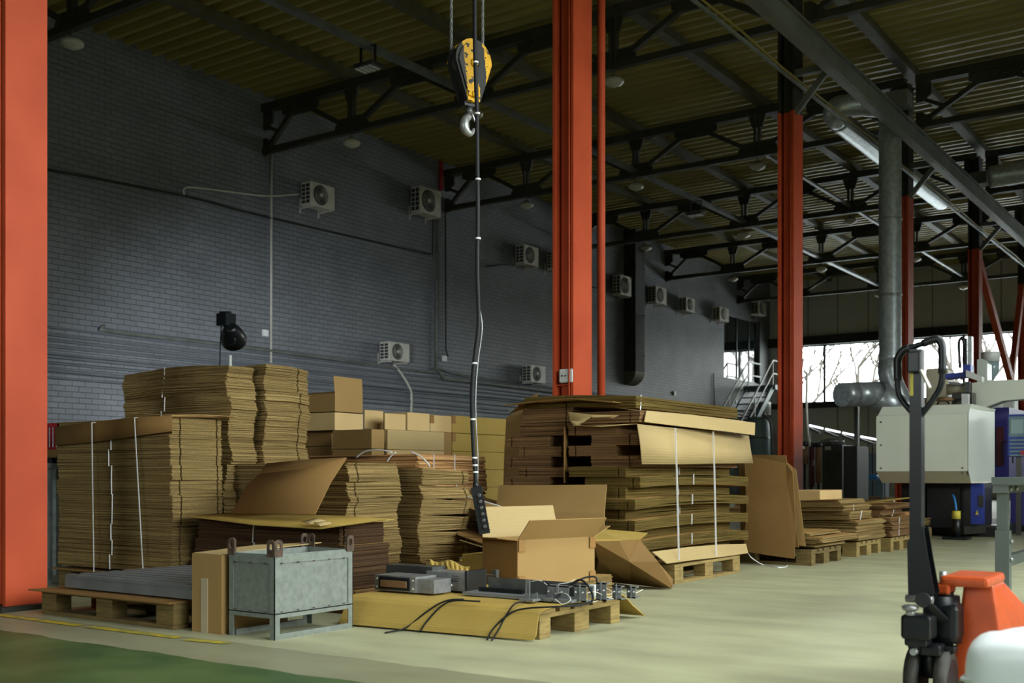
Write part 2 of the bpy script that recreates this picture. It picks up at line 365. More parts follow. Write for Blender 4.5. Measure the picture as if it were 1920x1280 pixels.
struct(MB().box((WL, WB-.3, 0), (WX, WB, BZ0)).box((WL, WB-.3, BZ1), (WX, WB, ZC+.4)).box((WL, WB-.3, BZ0), (BX0, WB, BZ1)).box((BX1, WB-.3, BZ0), (WX, WB, BZ1)), 'wall_back', 'wall_panels')
for i in range(2):
    a = BX0+i*2.2; b = a+2.2; t = .05
    o = struct(MB().box((a, WB-.2, BZ0), (a+t, WB-.1, BZ1)).box((b-t, WB-.2, BZ0), (b, WB-.1, BZ1)).box((a, WB-.2, BZ0), (b, WB-.1, BZ0+t)).box((a, WB-.2, BZ1-t), (b, WB-.1, BZ1)), 'window_%d' % (i+22), 'dark_primer')
    MB().box((a+t, WB-.16, BZ0+t), (b-t, WB-.15, BZ1-t)).build('window_pane', 'clear_glass', o)
# corrugated roof deck
mat('roof_deck', '9a8c4c', '8d8046', rough=.5, scale=1.2, soft=.6)
mb = MB(); y = WB; prof = []
while y < WF+.3: prof += [(y, ZC), (y+.085, ZC), (y+.125, ZC+.11), (y+.265, ZC+.11)]; y += .305
prof = prof[:-3]; k = len(prof)
def deck(x0, x1, pf): k = len(pf); mb.poly([(x0, a, b) for a, b in pf]+[(x1, a, b) for a, b in pf], [(i, i+1, k+i+1, k+i) for i in range(k-1)])
deck(WL-.2, SKY[0], prof); deck(SKY[1], WX+.2, prof)
deck(SKY[0], SKY[1], [q for q in prof if q[0] <= SKY[2]]); deck(SKY[0], SKY[1], [q for q in prof if q[0] >= SKY[3]])
for a, b in (((WL-.3, WB-.3), (SKY[0], WF+.3)), ((SKY[1], WB-.3), (WX+.3, WF+.3)), ((SKY[0], WB-.3), (SKY[1], SKY[2])), ((SKY[0], SKY[3]), (SKY[1], WF+.3))): mb.box((*a, ZC+.3), (*b, ZC+.4))
mb.box((SKY[0]-.05, SKY[2]-.05, ZC-.02), (SKY[0], SKY[3]+.05, ZC+.4)).box((SKY[1], SKY[2]-.05, ZC-.02), (SKY[1]+.05, SKY[3]+.05, ZC+.4)).box((SKY[0], SKY[2]-.05, ZC-.02), (SKY[1], SKY[2], ZC+.4)).box((SKY[0], SKY[3], ZC-.02), (SKY[1], SKY[3]+.05, ZC+.4))
o_ = struct(MB().box((SKY[0], SKY[2], ZC+.36), (SKY[1], SKY[3], ZC+.38)), 'window_30', 'clear_glass')  # glazing of the added rooflight, out of view above the floor it brightens
struct(mb, 'ceiling', 'roof_deck', fix=False)
# floor line remains
for i, (a, b) in enumerate(((-6.25, -5.3), (-5.22, -4.5), (-4.42, -4.16))):
    struct(MB().poly([(a, 3.50, .003), (b, 3.50+.02*i, .003), (b, 3.56+.02*i, .003), (a, 3.565, .003)], [(0, 1, 2, 3)]), 'trim_%d' % (i+3), 'paint_yellow')
# ================= ROOF STEEL =================
def truss(Y, x0, d, label, grp, nodes_top, nodes_bot, x1):
    t = thing('roof_truss', (x0, Y, 7.35), label, 'roof truss', grp); zt, zb = 8.35, 7.47; hw = .09
    MB().box((min(x0, x1), Y-hw, zt-.09), (max(x0, x1), Y+hw, zt+.07)).build('top_chord', 'truss_paint', t)
    MB().box((min(x0, x1), Y-.06, zb-.06), (max(x0, x1), Y+.06, zb+.05)).build('bottom_chord', 'truss_paint', t)
    def gus(pts): MB().prism([(x, Y-.025, z) for x, z in pts], (0, .05, 0)).build('gusset', 'truss_paint', t)
    for x in nodes_top: gus([(x-.5, zt-.05), (x+.5, zt-.05), (x+.5, zt-.22), (x+.3, zt-.3), (x-.3, zt-.3), (x-.5, zt-.22)])
    for x in nodes_bot:
        gus([(x-.42, zb), (x+.42, zb), (x+.42, zb+.12), (x+.3, zb+.25), (x-.3, zb+.25), (x-.42, zb+.12)])
        MB().box((x-.07, Y-.05, zb), (x-.025, Y+.05, zt)).box((x+.025, Y-.05, zb), (x+.07, Y+.05, zt)).build('post', 'truss_paint', t)
        gus([(x-.2, zt-.05), (x+.2, zt-.05), (x+.11, zt-.33), (x-.11, zt-.33)])
    nn = sorted([(x, 1) for x in nodes_top]+[(x, 0) for x in nodes_bot])
    ends = [(min(x0, x1)+.05, 0)]+nn+[(max(x0, x1)-.05, 0)]
    for (a, ka), (b, kb) in zip(ends, ends[1:]):
        if ka == kb: continue
        s = 1 if b > a else -1
        MB().bar((a+.12, Y, zt-.14 if ka else zb+.08), (b-.12, Y, zt-.14 if kb else zb+.08), .09, .09).build('diagonal', 'truss_paint', t)
    for xe, s in ((min(x0, x1), 1), (max(x0, x1), -1)):
        gus([(xe, zt), (xe+s*.28, zt), (xe+s*.28, zt-.32), (xe+s*.12, zt-.45), (xe, zt-.45)])
        gus([(xe, zb-.1), (xe+s*.3, zb-.05), (xe+s*.3, zb+.1), (xe+s*.1, zb+.25), (xe, zb+.25)])
        MB().bar((xe+s*.14, Y, zt-.4), (xe+s*.5, Y, zt-.58), .07, .07).build('brace', 'truss_paint', t)
NT = [-16.15, -13.25, -10.35, -7.4]; NB = [-14.75, -11.8, -8.95]
TY = [9.7+6*i for i in range(6)]
rank = ['nearest', 'second nearest', 'third nearest', 'fourth nearest', 'fifth nearest', 'farthest']
for i, Y in enumerate(TY):
    truss(Y, WL, 1, 'dark steel roof truss above the brick wall bay, %s to the camera' % rank[i], 'roof trusses over the brick wall bay', NT, NB, -5.95)
    if i: truss(Y, -5.75, 1, 'dark steel roof truss right of the orange columns, %s in sight there' % rank[i-1], 'roof trusses right of the columns', [-4.3, -1.3, 1.7, 4.7], [-2.8, .2, 3.2], WX)
PURL = [-14.75, -11.8, -8.85, -5.85, -2.8, .2, 3.2]
pn = ['first from the brick wall', 'second from the brick wall', 'third from the brick wall', 'over the column row', 'first right of the columns', 'second right of the columns', 'last right of the columns']
for x, nm in zip(PURL, pn):
    tag(MB().box((x-.1, WB, 8.44), (x+.1, WF, 8.46)).box((x-.1, WB, 8.46), (x-.08, WF, 8.6)).box((x+.08, WB, 8.46), (x+.1, WF, 8.6)).build('roof_purlin', 'purlin_paint'), 'long steel purlin under the ribbed roof, %s' % nm, 'roof beam', 'roof purlins')
tag(MB().box((-11.87, 9.7, 7.52), (-11.73, 42, 7.6)).build('tie_beam', 'pipe_paint'), 'pale steel tie running along the trusses beside the row of lamps', 'beam')
tag(MB().box((-8.99, 21.7, 7.55), (-8.91, 42, 7.6)).build('tie_beam', 'pipe_paint'), 'thin pale steel tie between the trusses near the column row', 'beam')
# lamps under truss nodes
def lamp(x, Y, lab):
    t = thing('ceiling_lamp', (x, Y, 7.4), lab, 'lamp', 'opal lamps under the trusses')
    MB().tube([(x, Y, 7.41), (x, Y, 7.32)], .012, 8).build('lamp_stem', 'pipe_paint', t)
    MB().lathe((x, Y, 7.33), [(.03, 0), (.07, -.02), (.07, -.05)], 16).build('lamp_cap', 'pipe_paint', t)
    MB().lathe((x, Y, 7.29), [(.05, .01), (.13, -.02), (.17, -.06), (.165, -.09), (.12, -.125), (.05, -.15), (.015, -.17)], 20).build('lamp_shade', 'lamp_opal', t)
cols = {-14.75: 'wall side', -11.8: 'middle', -8.95: 'column side'}
for i, Y in enumerate(TY):
    for x in NB:
        if (i, x) in ((0, -11.8), (0, -8.95)): continue
        lamp(x, Y, 'round opal lamp under the %s truss, %s of the bay' % (rank[i], cols[x]))
for x, z, Y, d in ((-11.8, 7.25, 12.93, 'above the nearest truss'), (-11.8, 7.22, 24.75, 'between farther trusses')):
    t = thing('floodlight', (x, Y, z), 'flat ribbed floodlight hung from the pale tie %s' % d, 'floodlight')
    MB().box((x-.16, Y-.02, z), (x-.14, Y+.02, z+.3)).box((x+.14, Y-.02, z), (x+.16, Y+.02, z+.3)).box((x-.16, Y-.02, z+.28), (x+.16, Y+.02, z+.3)).build('bracket', 'black_plastic', t)
    MB().cbox((x-.2, Y-.13, z-.05), (x+.2, Y+.13, z+.02), .01).build('housing', 'dark_steel', t)
    for k in range(4): MB().box((x-.17+k*.09, Y-.12, z-.065), (x-.12+k*.09, Y+.12, z-.05)).build('light_strip', 'white_plastic', t)
# ================= COLUMNS =================
def column(Yc, lab, top=6.15, paint='orange_paint', first=False):
    X0, X1 = (-6.47, -6.22) if first else (-6.12, -5.87); hw_ = .135 if first else .18; y0, y1 = Yc-hw_, Yc+hw_
    t = thing('steel_column', ((X0+X1)/2, Yc, 0), lab, 'column', 'orange steel columns')
    def prof(z0, z1, m, nm):
        MB().box((X1-.03, y0, z0), (X1, y1, z1)).box((X0, y0, z0), (X0+.03, y1, z1)).box((X0+.03, Yc-.02, z0), (X1-.03, Yc+.02, z1)).box((X0+.07, y0+.06, z0), (X1-.03, y1-.06, z1)).build(nm, m, t)
    prof(0.02, top, paint, 'shaft')
    if top < 8: prof(top, 8.3, 'dark_primer', 'upper_shaft')
    MB().box((X0-.06, y0-.06, 0), (X1+.06, y1+.06, .03)).build('base_plate', 'dark_primer', t)
    MB().tube([(X1-.045, y0-.012, .05), (X1-.045, y0-.012, top)], .008, 8).build('conduit', paint, t)
    return t
c1 = column(3.785, 'wide orange painted column at the left edge of the picture', first=True)
t = c1
c2 = column(9.66, 'tall bright orange column standing behind the middle cardboard stack')
for z in (1.72, 1.6, 1.48): MB().box((-6.09, 9.5, z), (-5.9, 9.72, z+.012)).build('stiffener', 'orange_paint', c2)
c3 = column(15.78, 'orange column with black upper part right of the big banded stack')
c4 = column(21.78, 'orange column with dark top just behind the silver duct')
c5 = column(27.75, 'orange column with dark top and a diagonal brace beside it')
c6 = column(33.7, 'farthest orange column at the right picture edge')
c7 = column(39.7, 'orange column by the far wall, mostly hidden')
for a, b, lb in (((-6, 27.9, 6.1), (-6, 31.9, 3.4), 'orange diagonal brace leaning from the braced column down right'), ((-6, 33.5, 6.1), (-6, 32.0, 3.4), 'dull red diagonal brace leaning from the farthest column down left')):
    tag(MB().bar(a, b, .22, .14, up=(1, 0, 0)).build('column_brace', 'orange_paint'), lb, 'brace')
tag(MB().bar((-6, 31.9, 3.4), (-6, 33.0, .3), .22, .14, up=(1, 0, 0)).build('column_brace', 'orange_paint'), 'lower orange brace running on down behind the white machine arm', 'brace')
# red drain pipe
tag(MB().tube([(-5.95, 10.17, .05), (-5.95, 10.17, 8.4)], .043, 14).build('standpipe', 'orange_paint'), 'round orange pipe standing beside the middle orange column', 'pipe')
t = thing('junction_box', tuple(PY(1069, 716, 9.54)), 'grey junction box on the middle orange column', 'electrical box')
p = PY(1069, 705, 9.54)
MB().cbox((p.x-.09, 9.47, p.z-.07), (p.x+.07, 9.555, p.z+.07), .01).build('housing', 'white_plastic', t)
for k in range(3): MB().lathe((p.x-.05+k*.04, 9.47, p.z), [(.008, 0), (.008, -.008)], 8, (0, 1, 0)).build('button', 'black_plastic', t)
# runway rail and brackets
tag(MB().box((-5.36, WB, 6.55), (-5.2, WF, 6.57)).box((-5.36, WB, 6.84), (-5.2, WF, 6.87)).box((-5.3, WB, 6.57), (-5.25, WF, 6.84)).box((-5.32, WB, 6.545), (-5.24, WF, 6.55)).build('crane_runway', 'beam_paint'), 'long grey crane runway beam carried along the column row', 'crane beam')
for i, Y in enumerate((15.78, 21.78, 27.75, 33.7)):
    tag(MB().bar((-5.87, Y-.12, 6.12), (-5.42, Y-.12, 6.62), .09, .05, up=(0, 1, 0)).bar((-5.87, Y-.12, 6.7), (-5.37, Y-.12, 6.7), .09, .09).build('runway_bracket', 'pipe_paint'), 'grey angled bracket holding the crane beam on the %s dark-topped column' % ['nearest', 'second', 'third', 'fourth'][i], 'bracket', 'crane beam brackets')
    tag(MB().box((-5.45, Y+2.9, 6.95), (-5.1, Y+3.25, 7.2)).build('rail_box', 'beam_paint'), 'small grey box above the crane beam past the %s dark-topped column' % ['nearest', 'second', 'third', 'fourth'][i], 'electrical box', 'boxes over the crane beam')
tag(MB().tube([(-5.8, WB, 6.5), (-5.8, WF, 6.5)], .025, 8).build('service_pipe', 'pipe_paint'), 'thin grey pipe running along the columns beside the crane beam', 'pipe')
pts = [(-5.8, WB+i*1.5, 6.56+.015*(i % 4)) for i in range(35)]
tag(MB().tube(pts, .014, 8).build('power_cable', 'yellow_cable'), 'yellow cable tied above the thin grey pipe', 'cable')
# ================= DUCTS =================
dc = PY(1669, 300, 19.3); dx = dc.x
t = thing('ventilation_duct', (dx, 19.3, 2.9), 'tall silver spiral ventilation duct dropping to the machines', 'duct')
def spiral(mb, a, b, r, seg=28, per=.11):
    a = Vector(a); b = Vector(b); n = max(2, int((b-a).length/per)); P = []; Rr = []
    for i in range(n+1):
        q = a.lerp(b, i/n)
        P += [q-(b-a).normalized()*.006, q+(b-a).normalized()*.006] if 0 < i < n else [q]; Rr += [r+.004, r] if 0 < i < n else [r]
    return mb.tube(P, Rr, seg)
spiral(MB(), (dx, 19.3, 2.75), (dx, 19.3, 6.85), .185).build('vertical_pipe', 'galvanised', t)
MB().tube(smooth_path([(dx, 19.3, 6.85), (dx-.05, 19.35, 7.1), (dx-.3, 19.3, 7.22), (dx-.75, 19.0, 7.22), (dx-.92, 19.1, 7.15), (dx-.95, 19.4, 7.12)], 4), .185, 24).build('elbow', 'galvanised', t)
spiral(MB(), (dx-.95, 19.4, 7.12), (dx-.9, 26.5, 7.1), .185).build('horizontal_pipe', 'galvanised', t)
for z in (3.9, 5.2): MB().tube([(dx, 19.3, z-.02), (dx, 19.3, z+.02)], .2, 28).build('clamp', 'steel', t)
a = PZ(1578, 740, 18.2); b = PZ(1640, 738, 18.6)
MB().tube([a, a.lerp(b, .35)], .20, 24).tube([a.lerp(b, .35), b], .205, 24).build('inlet_pipe', 'galvanised', t)
c = PZ(1700, 778, 18.9); MB().tube([b, c], .24, 24).build('inlet_hood', 'galvanised', t)
MB().tube(smooth_path([(dx, 19.3, 2.75), (dx+.01, 19.25, 2.5), (c.x, c.y, c.z)], 4), .185, 24).build('bend', 'galvanised', t)
tag(spiral(MB(), (-5.0, 24.5, 7.0), (4, 24.2, 7.15), .22).build('ventilation_duct', 'galvanised'), 'silver spiral duct running to the right under the roof', 'duct')
# square duct on brick wall
p0 = PX(1188, 437, WL+.35); p1 = PX(1205, 725, WL+.35)
t = thing('wall_duct', (WL+.2, p0.y, 3.9), 'dark grey rectangular duct running down the brick wall', 'duct')
MB().box((WL, p0.y, 4.1), (WL+.42, p1.y, ZC)).build('duct_shaft', 'dark_primer', t)
for z in (4.6, 5.9, 7.4): MB().box((WL, p0.y-.02, z), (WL+.44, p1.y+.02, z+.04)).build('flange', 'dark_primer', t)
MB().prism([(WL+.42*(1-math.cos(a*math.pi/12)) if False else WL+.42-.42*(1-math.cos(a*math.pi/16)), p0.y, 4.1-.42*math.sin(a*math.pi/16)) for a in range(9)]+[(WL, p0.y, 4.1)], (0, p1.y-p0.y, 0)).build('duct_foot', 'purlin_paint', t)
# ================= WALL FITTINGS =================
AC = [(570, 583, 628, 338, 383, 'upper left, first in the top row'), (773, 788, 827, 347, 396, 'second in the top row, beside the red pipe'), (717, 730, 768, 639, 675, 'low on the wall above the cartons'), (984, 996, 1023, 683, 716, 'low on the wall left of the middle column'),
      (968, 983, 1010, 457, 493, 'third in the top row'), (1025, 1042, 1068, 468, 503, 'half hidden by the middle column'), (1150, 1164, 1184, 514, 551, 'beside the rectangular duct'), (1216, 1230, 1250, 535, 566, 'just right of the rectangular duct'),
      (1273, 1287, 1303, 556, 582, 'between the duct and the window'), (1338, 1350, 1367, 574, 599, 'over the left edge of the wall window'), (1412, 1422, 1437, 564, 588, 'in the far corner by the roof'), (1428, 1434, 1446, 752, 777, 'under the stairs')]
for xl, xc, xr, yt, yb_, lab in AC:
    Xf = WL+.42; a = PX(xc, yt, Xf); b = PX(xr, yt, Xf); z1 = a.z; z0 = PX(xc, yb_, Xf).z; y0, y1 = a.y, b.y; w_ = y1-y0; Xb = Xf-.30; hh = z1-z0
    t = thing('air_conditioner', (Xb, (y0+y1)/2, z0), 'white outdoor air conditioner unit, '+lab, 'air conditioner', 'air conditioner units on the brick wall')
    MB().cbox((Xb, y0, z0), (Xf, y1, z1), .015).build('casing', 'ac_white', t)
    cy, cz, r = y0+w_*.4, (z0+z1)/2, min(hh*.42, w_*.38)
    MB().lathe((Xf-.005, cy, cz), [(r, 0), (r, .012), (r*.94, .016)], 28, (1, 0, 0)).build('fan_grille', 'ac_dark', t)
    fan = MB()
    for q in range(4): fan.lathe((Xf+.011, cy, cz), [(r*(.3+.18*q), 0), (r*(.3+.18*q), .008), (r*(.27+.18*q), .008), (r*(.27+.18*q), 0)], 28, (1, 0, 0))
    fan.build('grille_rings', 'ac_white', t)
    MB().lathe((Xf+.012, cy, cz), [(r*.2, 0), (r*.16, .015)], 14, (1, 0, 0)).build('fan_hub', 'ac_white', t)
    g = MB()
    for i in range(2):
        for j in range(5): g.box((Xb+.03+i*.13, y0-.004, z0+.05+j*(hh-.08)/5), (Xb+.13+i*.13, y0+.001, z0+.03+(j+1)*(hh-.08)/5))
    g.build('side_grille', 'ac_dark', t)
    for yy in (y0+.12*w_, y1-.12*w_): MB().box((WL, yy-.015, z0-.03), (Xf-.02, yy+.015, z0)).box((WL, yy-.015, z0-.12), (WL+.02, yy+.015, z0+.2)).build('bracket', 'ac_white', t)
W = lambda x, y, d=.04: PX(x, y, WL+d)
def wallpipe(px, r, m, lab, cat='pipe', name='wall_conduit', sm=0, d=.04, grp=None):
    P = [W(x, y, d) for x, y in px]
    return tag(MB().tube(smooth_path(P, sm) if sm else P, r, 8).build(name, m), lab, cat, grp)
wallpipe([(509, 289), (508, 680)], .025, 'ac_white', 'pale vertical conduit left of the first top air conditioner')
wallpipe([(195, 611), (206, 621), (420, 646), (640, 675), (800, 697), (818, 690), (870, 704), (985, 718), (1047, 727)], .03, 'pipe_paint', 'long pale pipe sloping along the lower brick wall', sm=3)
wallpipe([(819, 398), (818, 690), (832, 710), (900, 717), (1047, 735), (1400, 783)], .045, 'pipe_paint', 'thick pale pipe dropping from the second air conditioner and turning right', sm=0, d=.08)
wallpipe([(345, 366), (345, 354), (362, 351), (420, 358), (500, 367), (570, 363)], .02, 'ac_white', 'pale curved pipe leading to the first top air conditioner', sm=4)
wallpipe([(83, 316), (340, 366), (500, 407), (807, 477)], .022, 'dark_primer', 'dark cable sagging across the upper brick wall', 'cable', sm=5)
wallpipe([(835, 398), (836, 655), (840, 668)], .018, 'dark_primer', 'thin dark vertical cable right of the thick pipe', 'cable')
wallpipe([(812, 398), (811, 478)], .015, 'dark_primer', 'short dark vertical cable under the second air conditioner', 'cable')
wallpipe([(738, 683), (752, 700), (767, 725), (771, 740), (771, 775)], .03, 'ac_white', 'pale bent pipe below the low air conditioner', sm=3)
wallpipe([(912, 500), (940, 496), (985, 498)], .014, 'dark_primer', 'thin cable under the third air conditioner of the top row', 'cable')
wallpipe([(1047, 521), (1150, 548), (1230, 570), (1350, 600)], .016, 'dark_primer', 'thin dark cable linking the far air conditioners', 'cable', d=.03)
wallpipe([(1338, 700), (1340, 770)], .02, 'dark_primer', 'short dark vertical cable right of the rectangular duct', 'cable')
tag(MB().tube([PX(827, 303, WL+.06), PX(827, 356, WL+.06)], .055, 12).build('drain_pipe', 'red_plastic'), 'short red vertical pipe high on the brick wall', 'pipe')
zz = [3.34, 3.22, 3.12, 3.02, 2.92, 2.84, 2.74, 2.62, 2.50]
for i, z in enumerate(zz):
    y1 = [43, 43, 30, 43, 27, 43, 24.8, 24.4, 43][i]
    pts = [(WL+.03, WB+.1 + (y1-WB-.1)*k/14, z-.004*k+.012*math.sin(k*1.7+i)) for k in range(15)]
    tag(MB().tube(pts, .03 if i in (5, 7) else .02, 8).build('wall_conduit', 'conduit_paint'), 'grey conduit along the lower brick wall, %s from above' % ORD[i], 'conduit', 'run of conduits along the lower brick wall')
for (x, y), lb in (((498, 624), 'left of the low air conditioner'), ((834, 672), 'beside the thick pipe'), ((1265, 737), 'right of the rectangular duct'), ((1380, 752), 'near the stairs')):
    p = W(x, y); tag(MB().cbox((WL, p.y-.07, p.z-.07), (WL+.06, p.y+.07, p.z+.07), .008).build('socket_box', 'white_plastic'), 'small white socket box on the brick wall '+lb, 'socket', 'socket boxes on the brick wall')
#@@PART2
# ================= PALLETS =================
def pallet(x0, y0, along, lab, wood='wood_pallet', z0=0.):
    lx, ly = (1.2, .8) if along == 'x' else (.8, 1.2)
    t = thing('wooden_pallet', (x0+lx/2, y0+ly/2, z0), lab, 'pallet', None)
    def bx(name, a0, a1, b0, b1, za, zb):         # a along the long side, b across
        mb = MB(); a = (x0+a0, y0+b0, z0+za) if along == 'x' else (x0+b0, y0+a0, z0+za); b = (x0+a1, y0+b1, z0+zb) if along == 'x' else (x0+b1, y0+a1, z0+zb)
        mb.cbox(a, b, .003).build(name, wood, t)
    for b in (0, .3275, .655):
        w_ = .1 if b == 0 else .145
        b0 = (0, .3275, .7)[(0, .3275, .655).index(b)]; b1 = b0+(.1 if b0 in (0, .7) else .145)
        bx('skid', 0, 1.2, b0, b1, 0, .022)
        for a in (0, .5275, 1.055): bx('block', a, a+.145, b0, b1, .022, .1)
    for a in (0, .5275, 1.055): bx('stringer_board', a, a+.145, 0, .8, .1, .122)
    for b0, b1 in ((0, .145), (.1875, .2875), (.3275, .4725), (.5125, .6125), (.655, .8)): bx('deck_board', 0, 1.2, b0, b1, .122, .144)
    return t
PH = .144
pallet(-5.96, 3.72, 'x', 'worn pallet carrying the grey metal profiles at the left', 'wood_dark')
pallet(-4.2, 4.53, 'x', 'worn pallet under the draped cardboard and metal parts in front', 'wood_pallet')
pallet(-4.5, 7.4, 'y', 'clean pale pallet under the big white-banded stack', 'wood_pallet')
pallet(-4.65, 9.6, 'x', 'pallet behind the tall brown leaning board', 'wood_dark')
pallet(-4.66, 10.9, 'x', 'pallet under the strung cardboard pile with a carton on top', 'wood_pallet')
pallet(-4.6, 11.85, 'x', 'pallet under the cardboard pile left of the truck handle', 'wood_pallet')
pallet(-4.9, 13.9, 'x', 'farthest pallet, in front of the moulding machine', 'wood_pallet')
pallet(-7.25, 4.66, 'x', 'hidden pallet under the tall left stack', 'wood_dark')
# ================= STACKS OF FLAT CARTONS =================
def bundle(x0, x1, y0, y1, z0, z1, n, lab, grp, m='stack', jit=.006, sx=(0, 0), sy=(0, 0), wave=0, bend=None, slots=(), strap=None, name='carton_bundle', wv=(0, 0)):
    """pile of n flat folded cartons; every board its own slightly shifted outline"""
    mb = MB(); h = (z1-z0)/n; ph = R.random()*6; ph2 = x1*3+y0*2
    for i in range(n):
        f = (i+.5)/n
        ox = sx[0]+(sx[1]-sx[0])*f+R.uniform(-jit, jit)+wave*(math.sin(ph2+(z0+f*(z1-z0))*17)+.5*math.sin((z0+f*(z1-z0))*41))
        oy = sy[0]+(sy[1]-sy[0])*f+R.uniform(-jit, jit)+wave*.6*math.cos(1+ph2+(z0+f*(z1-z0))*15)
        a0, a1, b0, b1 = x0+ox+R.uniform(-jit, jit)*.5, x1+ox+R.uniform(-jit, jit), y0+oy+R.uniform(-jit, jit), y1+oy
        pts = []
        def edge(p, q, sl):
            L_ = (Vector(q)-Vector(p)).length; d = (Vector(q)-Vector(p))/L_; nrm = Vector((-d.y, d.x)); c = [(0, 0)]
            k = max(1, int(L_/.16)); marks = sorted([(L_*j/k, 0) for j in range(1, k)]+[(s_, 1) for s_ in sl])
            for s_, kind in marks:
                if kind: c += [(s_-.006, 0), (s_-.006, .05), (s_+.006, .05), (s_+.006, 0)]
                elif all(abs(s_-q_) > .02 for q_ in sl): c.append((s_, 0))
            for s_, dd in c: pts.append(Vector(p)+d*s_+nrm*dd)
        edge((a0, b0), (a1, b0), [s[1]-a0 for s in slots if s[0] == 'y']); edge((a1, b0), (a1, b1), [s[1]-b0 for s in slots if s[0] == 'x'])
        edge((a1, b1), (a0, b1), []); edge((a0, b1), (a0, b0), [])
        zz0 = z0+i*h; g = h
        P = []
        for zq in (zz0, zz0+g):
            for p in pts:
                zb = bend(p.x, p.y, f) if bend else 0
                P.append((p.x+wv[0]*math.sin(p.y*9+ph), p.y+wv[1]*math.sin(p.x*7+ph), zq+zb))
        k = len(pts)
        mb.poly(P, [tuple(reversed(range(k))), tuple(range(k, 2*k))]+[(j, (j+1) % k, k+(j+1) % k, k+j) for j in range(k)])
    o = tag(mb.build(name, m, fix=False), lab, 'cardboard stack', grp)
    if strap:
        for kind, s, lean in strap:
            zb0 = bend(s if kind == 'y' else x1, y0 if kind == 'y' else s, 0) if bend else 0
            za, zc = z0+zb0-.002, z1+zb0+.003
            if kind == 'y': st = MB().bar((s, y0+sy[0]-.012, za), (s+lean, y0+sy[1]-.012, zc), .008, .003)
            else: st = MB().bar((x1+sx[0]+.012, s, za), (x1+sx[1]+.012, s+lean, zc), .003, .010, up=(1, 0, 0))
            st.build('string', 'strap_white', o)
    return o
def column_of(x0, x1, y0, y1, zs, where, grp, nper=.0065, straps=None, **k):
    """bundles one on another; zs from the bottom up"""
    N_ = len(zs)-1
    for i in range(N_):
        kk = dict(k); jx = R.uniform(-.012, .012)
        if straps: kk['strap'] = [(a, b+R.uniform(-.02, .02), c*.3*R.choice((-1, 1))) for a, b, c in straps]
        bundle(x0+jx, x1+jx, y0+R.uniform(-.01, .01), y1, zs[i], zs[i+1]-.0006, max(4, round((zs[i+1]-zs[i])/nper)), '%s bundle from the top of %s' % (ORD[N_-1-i] if N_-1-i else 'topmost', where) if N_-1-i else 'topmost bundle of %s' % where, grp, **kk)
def lerp_levels(a, b, n, j=.01): return [a]+[a+(b-a)*i/n+R.uniform(-j, j) for i in range(1, n)]+[b]
# A: tall flat stack with two long white bands, left
gA = 'bundles in the tall left banded stack'
column_of(-7.24, -5.97, 4.65, 5.07, lerp_levels(.165, 1.19, 10), 'the tall left banded stack', gA, m='stack', jit=.004, slots=(('x', 4.72), ('x', 5.03)), straps=[('y', -6.6, .01)], wv=(.004, 0))
tag(MB().sheet([[(-7.28, 4.62, .146), (-5.95, 4.62, .146)], [(-7.28, 5.1, .146), (-5.95, 5.1, .146)]], .012, False).build('cardboard_sheet', 'kraft_brown'), 'flat board beneath the tall left banded stack', 'cardboard sheet')
tl = [PY(103, 800, 4.63), PY(180, 790, 4.625), PY(250, 782, 4.62), PY(322, 779, 4.62)]; bl = [PY(103, 835, 4.615), PY(180, 828, 4.61), PY(250, 818, 4.605), PY(322, 808, 4.615)]
MBx = MB().sheet([[p for p in bl], [p for p in tl], [Vector((p.x+.02, 5.12, p.z+.015)) for p in tl]], .006)
fc = tag(MBx.build('cardboard_cover', 'kraft_brown'), 'folded brown cover board over the top front of the tall left banded stack', 'cardboard sheet')
tag(MB().sheet([[PX(322, 778, -5.97), PX(380, 777, -5.93), PX(447, 780, -5.85)], [(-6.4, 4.62, 1.235), (-6.4, 4.9, 1.235), (-6.35, 5.2, 1.225)]], .005).build('cardboard_sheet', 'kraft'), 'thin board sticking out right on top of the tall left banded stack', 'cardboard sheet')
for (a, b), lb in ((((172, 792), (176, 1072)), 'left of the two white bands down the front of the tall left stack'), (((252, 783), (268, 1066)), 'right of the two white bands down the front of the tall left stack')):
    p = PY(*a, 4.595); q = PY(*b, 4.6); tag(MB().bar(p, q, .009, .003, up=(0, 1, 0)).bar(p, (p.x, 5.1, p.z+.025), .009, .003).build('strapping_band', 'strap_white'), lb, 'strap')
# B: two taller columns behind it
gB = 'bundles in the two high stacks behind the banded stack'
def bendB(x, y, f): return .02*math.sin((x+7.2)*2.4)-.02*((x+6.6))**2
column_of(-7.2, -6.03, 5.17, 5.42, lerp_levels(.146, 1.26, 6)[:]+[1.36, 1.47, 1.575], 'the nearer high stack at upper left', gB, jit=.005, wave=.011, straps=[('y', -6.72, .02)], bend=bendB, wv=(.012, .014))
column_of(-7.1, -5.98, 5.47, 5.9, lerp_levels(.146, 1.26, 5)+[1.35, 1.43, 1.53, 1.61], 'the farther high stack at upper left', gB, jit=.005, wave=.010, bend=lambda x, y, f: -.10*(y-5.6)**2*2, slots=(('x', 5.8),), wv=(.01, .01))
tag(MB().box((-7.25, 5.15, 0), (-5.97, 5.95, .144)).build('skid_platform', 'wood_dark'), 'low wooden platform hidden under the two high stacks', 'platform')
